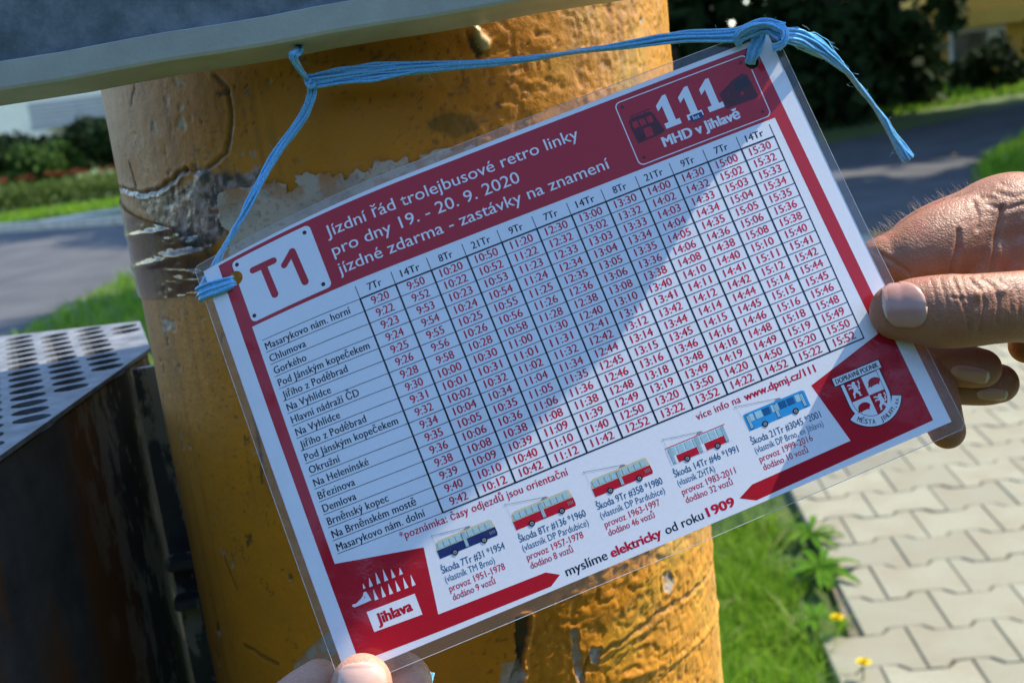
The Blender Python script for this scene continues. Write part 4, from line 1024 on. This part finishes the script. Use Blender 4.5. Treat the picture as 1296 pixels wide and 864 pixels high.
    pr.poly(arc(7.4, 11.1, R(207), R(338)), 'black_print', 2); pr.poly(shield(.75), 'black_print', 2.5); pr.poly(arc(7.6, 10.75, R(209), R(336)), 'white_print', 3.3); pr.poly(shield(.35), 'white_print', 3.6); pr.poly(shield(-.75), 'black_print', 4)
    pr.poly([(180.5, -120.1), (198.3, -119.9), (198.3, -123.0), (196.9, -123.0), (196.9, -123.3), (182.4, -123.5), (182.4, -123.4), (180.5, -123.4)], 'black_print', 4.3); pr.rect(180.85, -123.05, 197.95, -120.3, 'white_print', 5)
    pr.text('DOPRAVNÍ PODNIK', 189.4, -122.55, 'black_print', 6, 15.6, 1.75, .06, 'C')
    full = shield(-.9); cxm, cym = 190.15, -130.3
    def clip(P, fx, fy):
        bm = bmesh.new(); bm.faces.new([bm.verts.new((x, y, 0)) for x, y in P])
        for co, no in (((cxm, 0, 0), (fx, 0, 0)), ((0, cym, 0), (0, fy, 0))):
            bmesh.ops.bisect_plane(bm, geom=bm.verts[:] + bm.edges[:] + bm.faces[:], plane_co=co, plane_no=no, clear_inner=True, dist=1e-6)
        f = list(bm.faces)[0]; r_ = [(v.co.x, v.co.y) for v in f.verts]; bm.free(); return r_
    for fx, fy, m in ((-1, 1, 'red_print'), (1, 1, 'white_print'), (-1, -1, 'white_print'), (1, -1, 'red_print')): pr.poly(clip(full, fx, fy), m, 5)
    def lion(x, y, s_):
        q = lambda *p: [(x + a * s_, y + b * s_) for a, b in p]
        pr.poly(q((-.4, 2.2), (.1, 2.6), (.7, 2.5), (1.0, 2.0), (.6, 1.7), (.9, 1.0), (1.1, 0), (.7, -.8), (1.3, -1.5), (1.1, -2.3), (1.6, -2.8), (.6, -2.8), (.5, -1.9), (-.1, -1.2), (-.7, -1.7), (-.9, -2.8), (-1.6, -2.8), (-1.3, -2.2), (-1.4, -1.3), (-.6, -.4), (-.5, .4), (-.6, 1.2)), 'white_print', 6)
        pr.poly(q((-.5, 1.2), (-1.6, 1.9), (-2.0, 1.6), (-1.9, 2.3), (-1.3, 2.3), (-.3, 1.7)), 'white_print', 6.4); pr.poly(q((-.5, .4), (-1.5, .7), (-2.0, .3), (-1.9, 1.1), (-1.3, 1.2), (-.4, .9)), 'white_print', 6.4)
        pr.poly(q((.9, -.3), (1.5, .1), (1.4, .8), (1.9, 1.3), (1.6, 2.1), (2.1, 2.5), (2.2, 1.8), (2.3, 1.2), (1.8, .7), (1.9, -.1), (1.3, -.7)), 'white_print', 6.6)
    lion(186.6, -126.5, 1.0); lion(193.2, -133.6, 1.0)
    def hog(x, y, s_):
        P = [(x + s_ * (2.3 * cos(a)), y + s_ * (1.75 * sin(a) - .2)) for a in np.linspace(0, pi, 16)] + [(x - 2.6 * s_, y - .9 * s_), (x - 3.0 * s_, y - 1.4 * s_), (x - 1.8 * s_, y - 1.2 * s_), (x - 1.7 * s_, y - 1.8 * s_), (x - 1.2 * s_, y - 1.3 * s_), (x + 1.0 * s_, y - 1.2 * s_), (x + 1.2 * s_, y - 1.8 * s_), (x + 1.6 * s_, y - 1.1 * s_)]
        pr.poly(P, 'red_print', 6)
    hog(193.6, -126.6, .95); hog(187.0, -133.2, .95)
    for body, a0, a1, cap, wd_ in (('MĚSTA', 219, 259, 1.6, 1.0), ('JIHLAVY,', 270, 315, 1.6, .78), ('a.s.', 318, 332, 1.3, .6)):
        n = len(body)
        for k, ch in enumerate(body):
            a = R(a0 + (a1 - a0) * (k + .5) / n); rr = 9.9; pr.text(ch, 190.3 + rr * cos(a), -130.2 + rr * sin(a), 'black_print', 6, None if ch in '.,IJ' else wd_, cap, .04, 'C', a + pi / 2)
    pr.build('carrier_crest', S, 2.0)
build_card()
bpy.data.objects.remove(_to); bpy.data.curves.remove(_tc)

# ------------------------------------------------------------------ blue twine
def bundle(V, Fc, path, width, n, seed, r=.00034, flat=.45, twist=1.2, flare=0.0, fuzz=0):
    """a flat twisted bundle of plastic fibres along (u, v, depth) points"""
    g = np.random.default_rng(seed); P = catmull([at(*p) for p in path], 12); m = len(P)
    T = np.gradient(P, axis=0); T /= np.linalg.norm(T, axis=1)[:, None]; N = np.cross(T, CF); N /= np.linalg.norm(N, axis=1)[:, None]; Bn = np.cross(T, N)
    s = np.linspace(0, 1, m); wd = np.interp(s, np.linspace(0, 1, len(width)), width) if np.ndim(width) else np.full(m, width)
    for k in range(n):
        f = (k + .5) / n * 2 - 1; ph = g.uniform(0, 6); o = f * cos(0) ; rad = math.sqrt(max(0, 1 - f * f))
        a = twist * s * 2 + .25 * np.sin(s * 9 + ph); jit = .12 * np.interp(s, np.linspace(0, 1, 14), g.normal(size=14))
        x = (o * np.cos(a * .6) + jit) * wd / 2 * (1 + flare * s * abs(f)); y = (g.uniform(-1, 1) * rad * flat + .3 * np.sin(a + ph) * flat) * wd / 2
        tube(V, Fc, P + N * x[:, None] + Bn * y[:, None], r * g.uniform(.8, 1.4), 6)
    for k in range(fuzz):
        i = g.integers(2, m - 3); d = g.normal(size=3) * .6 + T[i] * g.choice((-1, 1)); d /= np.linalg.norm(d); L = g.uniform(.001, .0035)
        st = P[i] + N[i] * g.choice((-1, 1)) * wd[i] * .45
        tube(V, Fc, catmull([st, st + d * L * .5, st + d * L + g.normal(size=3) * .0006], 3), .00003, 4)
def build_string():
    root = empty('twine', tuple(at(392, 102, .398))); tag(root, 'blue plastic twine tying the card to the case above', 'twine')
    V, Fc = [], []
    zc = .390
    bundle(V, Fc, [(381, 50, zc + .012), (378, 63, zc), (371, 72, zc - .002), (379, 88, .392), (393, 103, .398)], .0031, 9, 1, .0004)
    part('top_loop', mesh_from('top_loop', V, Fc, True), M['string'], root)
    V, Fc = [], []
    bundle(V, Fc, [(390, 104, .398), (450, 94, .398), (520, 87, .397), (620, 80, .398), (730, 66, .396), (800, 56, .394), (862, 47, .392), (930, 44, .389), (965, 33, .387), (990, 40, .385)], [.0044, .0058, .0048, .0040, .0038, .0038, .0046, .0056], 19, 2, .0004, .3, 3, 0, 70)
    part('long_strand', mesh_from('long_strand', V, Fc, True), M['string'], root)
    V, Fc = [], []
    bundle(V, Fc, [(395, 102, .398), (394, 122, .399), (383, 148, .400), (350, 196, .400), (322, 245, .398), (296, 292, .397), (279, 322, .397), (270, 345, .398), (262, 356, .397)], [.0030, .0028, .0034, .0042, .0050, .0054, .0048], 15, 3, .0004, .35, 2, 0, 30)
    part('short_strand', mesh_from('short_strand', V, Fc, True), M['string'], root)
    V, Fc = [], []
    bundle(V, Fc, [(398, 99, .399), (393, 108, .396), (389, 99, .398), (397, 96, .400)], .0024, 8, 4, .0004)
    part('knot', mesh_from('knot', V, Fc, True), M['string'], root)
    V, Fc = [], []   # loop through the left hole and round the card's edge
    c = lambda x, y, l: np.array(card_pt(x, y, l))
    def raw(points, wd, n, seed, axis=None):
        g = np.random.default_rng(seed); P = catmull(points, 10); T = np.gradient(P, axis=0); T /= np.linalg.norm(T, axis=1)[:, None]
        sd_ = np.array(c(10, -20, 0) - c(10, 0, 0)) if axis is None else np.asarray(axis); sd_ = sd_ / np.linalg.norm(sd_); nn = np.cross(T, sd_)
        s = np.linspace(0, 1, len(P))
        for k in range(n):
            f = (k + .5) / n * 2 - 1; pinch = 1 - .25 * np.exp(-((s - .15) / .12) ** 2)
            tube(V, Fc, P + (sd_ * (f * wd / 2 + .0002 * np.sin(7 * s + k)[:, None])) * pinch[:, None] + nn * (.00045 * g.uniform(-1, 1)), .00042 * g.uniform(.85, 1.3), 6)
    raw([c(9.1, -8.5, -1.6), c(8.2, -8.5, .2), c(6.5, -8.4, .9), c(3, -7.9, 1.2), c(-.5, -7.4, 1.3), c(-3.4, -7.2, .9), c(-4.2, -7.0, -.6), c(-3.0, -5.8, -1.8), c(1.5, -1.5, -2.2)], .0048, 14, 5)
    part('loop', mesh_from('loop', V, Fc, True), M['string'], root, label='twine loop through the punched hole by the route badge')
    V, Fc = [], []
    raw([c(199.2, -5.2, -1.4), c(200.0, -4.2, .2), c(201.5, -2.2, 1.3), c(204.4, 1.0, 2.2), c(206.5, 4.0, 2.0), c(206.5, 6.6, .6)], .0042, 12, 6, c(215, -8, 0) - c(200, 0, 0))
    bundle(V, Fc, [(936, 58, .390), (932, 47, .388), (945, 36, .386), (970, 31, .384), (987, 38, .383), (993, 50, .384), (984, 62, .385)], [.0014, .002, .0026, .003, .0034, .003, .002], 10, 7, .0004, .5, 2)
    bundle(V, Fc, [(934, 52, .389), (950, 44, .3885), (970, 41, .387), (988, 46, .385)], .0016, 6, 8, .0004)
    bundle(V, Fc, [(978, 60, .384), (990, 56, .382), (994, 42, .382), (986, 33, .384), (976, 36, .386)], .0024, 8, 9, .0004)
    part('knot', mesh_from('knot', V, Fc, True), M['string'], root)
    V, Fc = [], []
    bundle(V, Fc, [(990, 45, .386), (1012, 49, .390), (1040, 64, .395), (1062, 82, .399), (1080, 101, .403), (1110, 140, .409), (1130, 172, .413), (1150, 202, .416)], [.0040, .0062, .0068, .0046, .0032, .0032, .0038, .0052], 22, 10, .00038, .4, 2.2, .12, 40)
    bundle(V, Fc, [(985, 40, .386), (1010, 44, .390), (1042, 57, .395), (1066, 80, .400)], [.004, .006, .003], 7, 11, .00012, .5, 1, 0, 10)
    part('tail', mesh_from('tail', V, Fc, True), M['string'], root, label='frayed loose tail of the blue twine')
build_string()
def twine_end():
    V, Fc = [], []
    bundle(V, Fc, [(543, 850, .402), (541, 864, .400), (537, 890, .398), (528, 925, .394)], .0032, 9, 12, .0004)
    o = link_mesh('twine_end', mesh_from('twine_end', V, Fc, True), M['string']); tag(o, 'short blue twine end behind the pale fingertip', 'twine end')
twine_end()

# ------------------------------------------------------------------ hands
def limb(points, squash=.88, seg=26, flat_dir=None):
    """closed tapering surface through (u, v, depth m, radius mm) points with rounded ends"""
    Q = np.array([[*at(u, v, d), r / 1000] for u, v, d, r in points]); P = catmull(Q, 9)
    a, b = P[0], P[-1]; ta = P[0, :3] - P[1, :3]; ta /= np.linalg.norm(ta); tb = P[-1, :3] - P[-2, :3]; tb /= np.linalg.norm(tb)
    pre = [np.r_[a[:3] + ta * a[3] * sin(t), a[3] * max(.04, cos(t))] for t in np.linspace(pi / 2, .15, 7)]
    post = [np.r_[b[:3] + tb * b[3] * sin(t), b[3] * max(.04, cos(t))] for t in np.linspace(.15, pi / 2, 7)]
    P = np.vstack([pre, P, post]); V, Fc = [], []
    tube(V, Fc, P[:, :3], P[:, 3], seg, squash, CF if flat_dir is None else flat_dir); return V, Fc
def fuse(parts, voxel, smooth=6):
    """one continuous skin over several limbs"""
    V, Fc = [], []
    for v, f in parts: b = len(V); V += v; Fc += [tuple(b + i for i in q) for q in f]
    o = link_mesh('flesh', mesh_from('flesh', V, Fc))
    m = o.modifiers.new('r', 'REMESH'); m.mode = 'VOXEL'; m.voxel_size = voxel
    if smooth: s_ = o.modifiers.new('s', 'SMOOTH'); s_.iterations = smooth; s_.factor = .5
    dg = bpy.context.evaluated_depsgraph_get(); dg.update(); me = bpy.data.meshes.new_from_object(o.evaluated_get(dg), depsgraph=dg); bpy.data.objects.remove(o)
    n = len(me.vertices); co = np.zeros(n * 3); me.vertices.foreach_get('co', co); co = co.reshape(-1, 3); no = np.zeros(n * 3); me.vertices.foreach_get('normal', no); no = no.reshape(-1, 3)
    fs = [tuple(p.vertices) for p in me.polygons]; bpy.data.meshes.remove(me); return co, no, fs
def to_frame(co):
    d = co - EYE; z = d @ CF; return 648 + FPX * (d @ CR) / z, 432 - FPX * (d @ CU) / z, z
def join_skin(name, groups, mat, root):
    V, Fc = [], []
    for co, fs in groups: b = len(V); V += [tuple(p) for p in co]; Fc += [tuple(b + i for i in q) for q in fs]
    return link_mesh(name, mesh_from(name, V, Fc, True), mat)
def groove(co, no, u, v, lines, depth, width_px):
    """press skin creases, drawn as polylines in the frame, into the surface turned to the viewer"""
    f = (no @ CF) < .25
    off = np.zeros(len(co))
    for pts, dp in lines:
        d = poly_dist(u, v, [tuple(map(float, p)) for p in pts]); off += dp * (-np.exp(-(d / width_px) ** 2) + .18 * np.exp(-((d - 2.4 * width_px) / (1.3 * width_px)) ** 2))
    return co + no * (off * f * depth)[:, None]
def nail(center, ax_u, ax_v, lu, lv, hand_me, mat, parent, bulge=.0006, tip_at=1, label=None, free=.16):
    """a curved nail laid on the finger: centre, half axes and size in the frame's px"""
    bv = BVHTree.FromPolygons([v.co.copy() for v in hand_me.vertices], [tuple(p.vertices) for p in hand_me.polygons]); n1, n2 = 26, 22
    V, Fc, ok, T = [], [], [], []
    for i in range(n1 + 1):
        for j in range(n2 + 1):
            s_, t = i / n1 * 2 - 1, j / n2 * 2 - 1
            lim = max(.02, (1 - abs(s_) ** (4.5 if s_ * tip_at > 0 else 2.8)) ** .5)
            u = center[0] + ax_u[0] * s_ * lu + ax_v[0] * t * lv * lim; v = center[1] + ax_u[1] * s_ * lu + ax_v[1] * t * lv * lim
            o = Vector(EYE); d = (Vector(at(u, v, 1.0)) - o).normalized(); h, nrm, _, dist = bv.ray_cast(o, d)
            ok.append(h is not None)
            if h is None: h = o + d * .385
            e = max(abs(t), 0); out = .00030 * (1 - e ** 6) - .00022 * (e > .98) + bulge * .3 * (1 - t * t) * (1 - s_ * s_)
            if s_ * tip_at > .8: out += .0003
            V.append(np.array(h) - np.array(d) * out); T.append(1.0 if s_ * tip_at > 1 - 2 * free else max(0.0, .35 * (-(s_ * tip_at) - .55) / .45))
    for i in range(n1):
        for j in range(n2):
            q = i * (n2 + 1) + j; f = (q, q + 1, q + n2 + 2, q + n2 + 1); dd = [float((V[k] - EYE) @ CF) for k in f]
            if all(ok[k] for k in f) and max(dd) - min(dd) < .0025: Fc.append(f)
    me = mesh_from('nail', V, Fc, True); ca = me.color_attributes.new('tip', 'FLOAT_COLOR', 'POINT'); ca.data.foreach_set('color', np.array([[t, t, t, 1] for t in T], np.float32).ravel())
    o = link_mesh('nail', me, mat); o.parent = parent
    if label: o['label'] = label
    sm = o.modifiers.new('thick', 'SOLIDIFY'); sm.thickness = .0005; sm.offset = -1
    return o
def hairs(name, seeds, n, L, hand_me, parent, seed, lean):
    g = np.random.default_rng(seed); V, Fc = [], []; bv = BVHTree.FromPolygons([v.co.copy() for v in hand_me.vertices], [tuple(p.vertices) for p in hand_me.polygons])
    for k in range(n):
        t = g.random(); u = np.interp(t, np.linspace(0, 1, len(seeds)), [p[0] for p in seeds]) + g.normal(0, 3); v = np.interp(t, np.linspace(0, 1, len(seeds)), [p[1] for p in seeds]) + g.uniform(-4, 9)
        h, nrm, _, _ = bv.find_nearest(Vector(at(u, v, .395)))
        if h is None: continue
        h = np.array(h); nrm = np.array(nrm); d = nrm * .7 + CR * lean[0] + CU * lean[1] + g.normal(0, .28, 3); d /= np.linalg.norm(d); ll = L * g.uniform(.4, 1.2)
        tube(V, Fc, catmull([h - nrm * .0003, h + d * ll * .5, h + d * ll + (CR * lean[0] * .5 + g.normal(0, .2, 3)) * ll * .5], 4), np.linspace(.000045, .000012, 9), 4)
    o = link_mesh(name, mesh_from(name, V, Fc, True), M['hair']); o.parent = parent; return o

def right_hand():
    thumb = limb([(1138, 394, .3765, 9.6), (1160, 393, .3755, 11.0), (1195, 394, .3745, 12.2), (1228, 393, .3750, 12.0), (1258, 390, .3760, 11.8), (1300, 388, .379, 12.2), (1360, 392, .385, 15.5), (1430, 400, .396, 20.0)], .80)
    palm = [limb([(1350, 330, .402, 17), (1400, 370, .412, 20), (1470, 420, .420, 22), (1560, 455, .428, 23), (1680, 500, .432, 21), (1800, 550, .425, 24), (1960, 620, .405, 29)], .9),
            limb([(1330, 420, .413, 13), (1380, 440, .415, 16), (1450, 455, .418, 18), (1560, 470, .424, 19)], .9), limb([(1300, 437, .408, 6.5), (1340, 432, .405, 9), (1400, 425, .405, 14)], .9)]
    co, no, fs = fuse([thumb] + palm, .00062, 7); u, v, z = to_frame(co)
    kn = [([(1206, 352), (1214, 372), (1222, 392), (1228, 418)], 1.0), ([(1226, 352), (1240, 366), (1247, 386), (1240, 420)], 1.1), ([(1190, 354), (1198, 378), (1202, 404)], .5), ([(1216, 350), (1224, 376), (1229, 400), (1226, 424)], .45),
          ([(1178, 356), (1184, 378), (1186, 402)], .3), ([(1240, 350), (1256, 362), (1264, 380), (1262, 410)], .8), ([(1262, 352), (1276, 366), (1280, 392)], .5), ([(1280, 356), (1290, 376), (1290, 400)], .4), ([(1205, 376), (1224, 379)], .45)]
    co = groove(co, no, u, v, kn, .00055, 1.9)
    bump_ = sum(a * np.exp(-(((u - x) / sx) ** 2 + ((v - y) / sy) ** 2)) for x, y, sx, sy, a in ((1236, 373, 8, 7, .0011), (1253, 371, 5, 8, .0006), (1270, 368, 7, 6, .0008), (1214, 374, 5, 5, .0004)))
    co = co + no * (bump_ * ((no @ CF) < .2))[:, None]
    groups = [(co, fs)]
    index = [limb([(1390, 330, .414, 19), (1330, 300, .408, 20), (1278, 288, .4045, 19.6), (1232, 298, .402, 16.5), (1190, 313, .3985, 15.6), (1152, 328, .3965, 13.4), (1122, 334, .3965, 10.4)], .92),
             limb([(1120, 332, .3975, 9.8), (1112, 352, .402, 9.2), (1122, 385, .404, 8.6), (1150, 420, .401, 8.0)], .9), limb([(1185, 322, .3945, 11.8), (1165, 328, .394, 11.0)], .9), limb([(1243, 322, .396, 11), (1236, 340, .396, 10)], .9), limb([(1285, 316, .397, 12), (1284, 336, .397, 11)], .9)]
    ci, ni, fi = fuse(index, .00062, 6); u, v, z = to_frame(ci)
    ci = groove(ci, ni, u, v, [([(1213, 292), (1212, 312), (1203, 345)], 1.5), ([(1268, 262), (1262, 292), (1255, 345)], 1.5), ([(1232, 256), (1238, 272), (1237, 290)], .8), ([(1106, 318), (1130, 330), (1150, 345)], 1.0), ([(1250, 258), (1270, 266), (1296, 258)], .5),
                                ([(1262, 244), (1285, 250), (1296, 246)], .4), ([(1265, 232), (1282, 238), (1296, 234)], .35), ([(1240, 250), (1258, 252)], .4)], .0006, 2.6)
    groups.append((ci, fi))
    for q in ([(1150, 440, .402, 8.5), (1185, 455, .3985, 8.2), (1222, 463, .3965, 7.6), (1242, 466, .3965, 6.9)], [(1165, 470, .409, 8.4), (1200, 482, .4065, 8.0), (1244, 486, .4045, 7.6), (1264, 485, .4045, 7.0)], [(1170, 462, .398, 8.2), (1184, 498, .3945, 7.6), (1192, 526, .3925, 7.0), (1199, 545, .3925, 6.2)]):
        c_, n_, f_ = fuse([limb(q, .9)], .00062, 4); groups.append((c_, f_))
    o = join_skin('hand', groups, M['skin_tan'], None); tag(o, 'tanned hand with thumb pressed on the card beside the crest', 'hand')
    nail((1145, 386), (-1, -.06), (.14, 1), 27, 28.5, o.data, M['nail_tan'], o, .0007, 1, None, .07)
    nail((1228, 473), (1, .20), (-.25, 1), 25, 10, o.data, M['nail_tan'], o, .0003, 1, None, .10)
    nail((1256, 499), (1, .06), (-.2, 1), 20, 8, o.data, M['nail_tan'], o, .0003, 1, None, .10)
    hairs('hand_hair', [(1103, 296), (1140, 276), (1190, 248), (1235, 226)], 120, .0042, o.data, o, 5, (-.45, .35))
    hairs('thumb_hair', [(1240, 356), (1262, 352), (1290, 362)], 26, .0035, o.data, o, 6, (-.3, .3))
    return o
right_hand()
def left_hand():
    thumb = limb([(458, 866, 0.3480, 9.4), (455, 895, 0.3467, 10.4), (448, 940, 0.3460, 11.0), (436, 1000, 0.3485, 11.6), (420, 1070, 0.3545, 14), (405, 1150, 0.3625, 19)], .8)
    palm = [limb([(400, 1130, 0.3700, 20), (380, 1230, 0.3750, 24), (370, 1350, 0.3750, 25), (360, 1500, 0.3700, 21), (330, 1750, 0.3550, 27), (300, 1950, 0.3400, 32)], .9), limb([(330, 1060, 0.3780, 14), (345, 1150, 0.3760, 19), (360, 1260, 0.3750, 22)], .9)]
    co, no, fs = fuse([thumb] + palm, .0007, 7); groups = [(co, fs)]
    for q in ([(505, 866, 0.3665, 10.8), (470, 885, 0.3670, 11.0), (430, 925, 0.3690, 10.6), (380, 985, 0.3720, 10.8), (360, 1060, 0.3750, 12.5)], [(404, 862, 0.3685, 7.4), (378, 884, 0.3710, 8.6), (345, 920, 0.3750, 9.4), (325, 985, 0.3770, 10.4), (335, 1080, 0.3780, 12)]):
        c_, n_, f_ = fuse([limb(q, .9)], .0007, 4); groups.append((c_, f_))
    o = join_skin('hand', groups, M['skin_sunlit'], None); tag(o, 'pale sunlit hand with thumb on the lower card corner', 'hand')
    nail((459, 868), (-.06, -1), (1, -.04), 31, 33, o.data, M['nail_sunlit'], o, .0006, 1, None, .035)
    return o
left_hand()
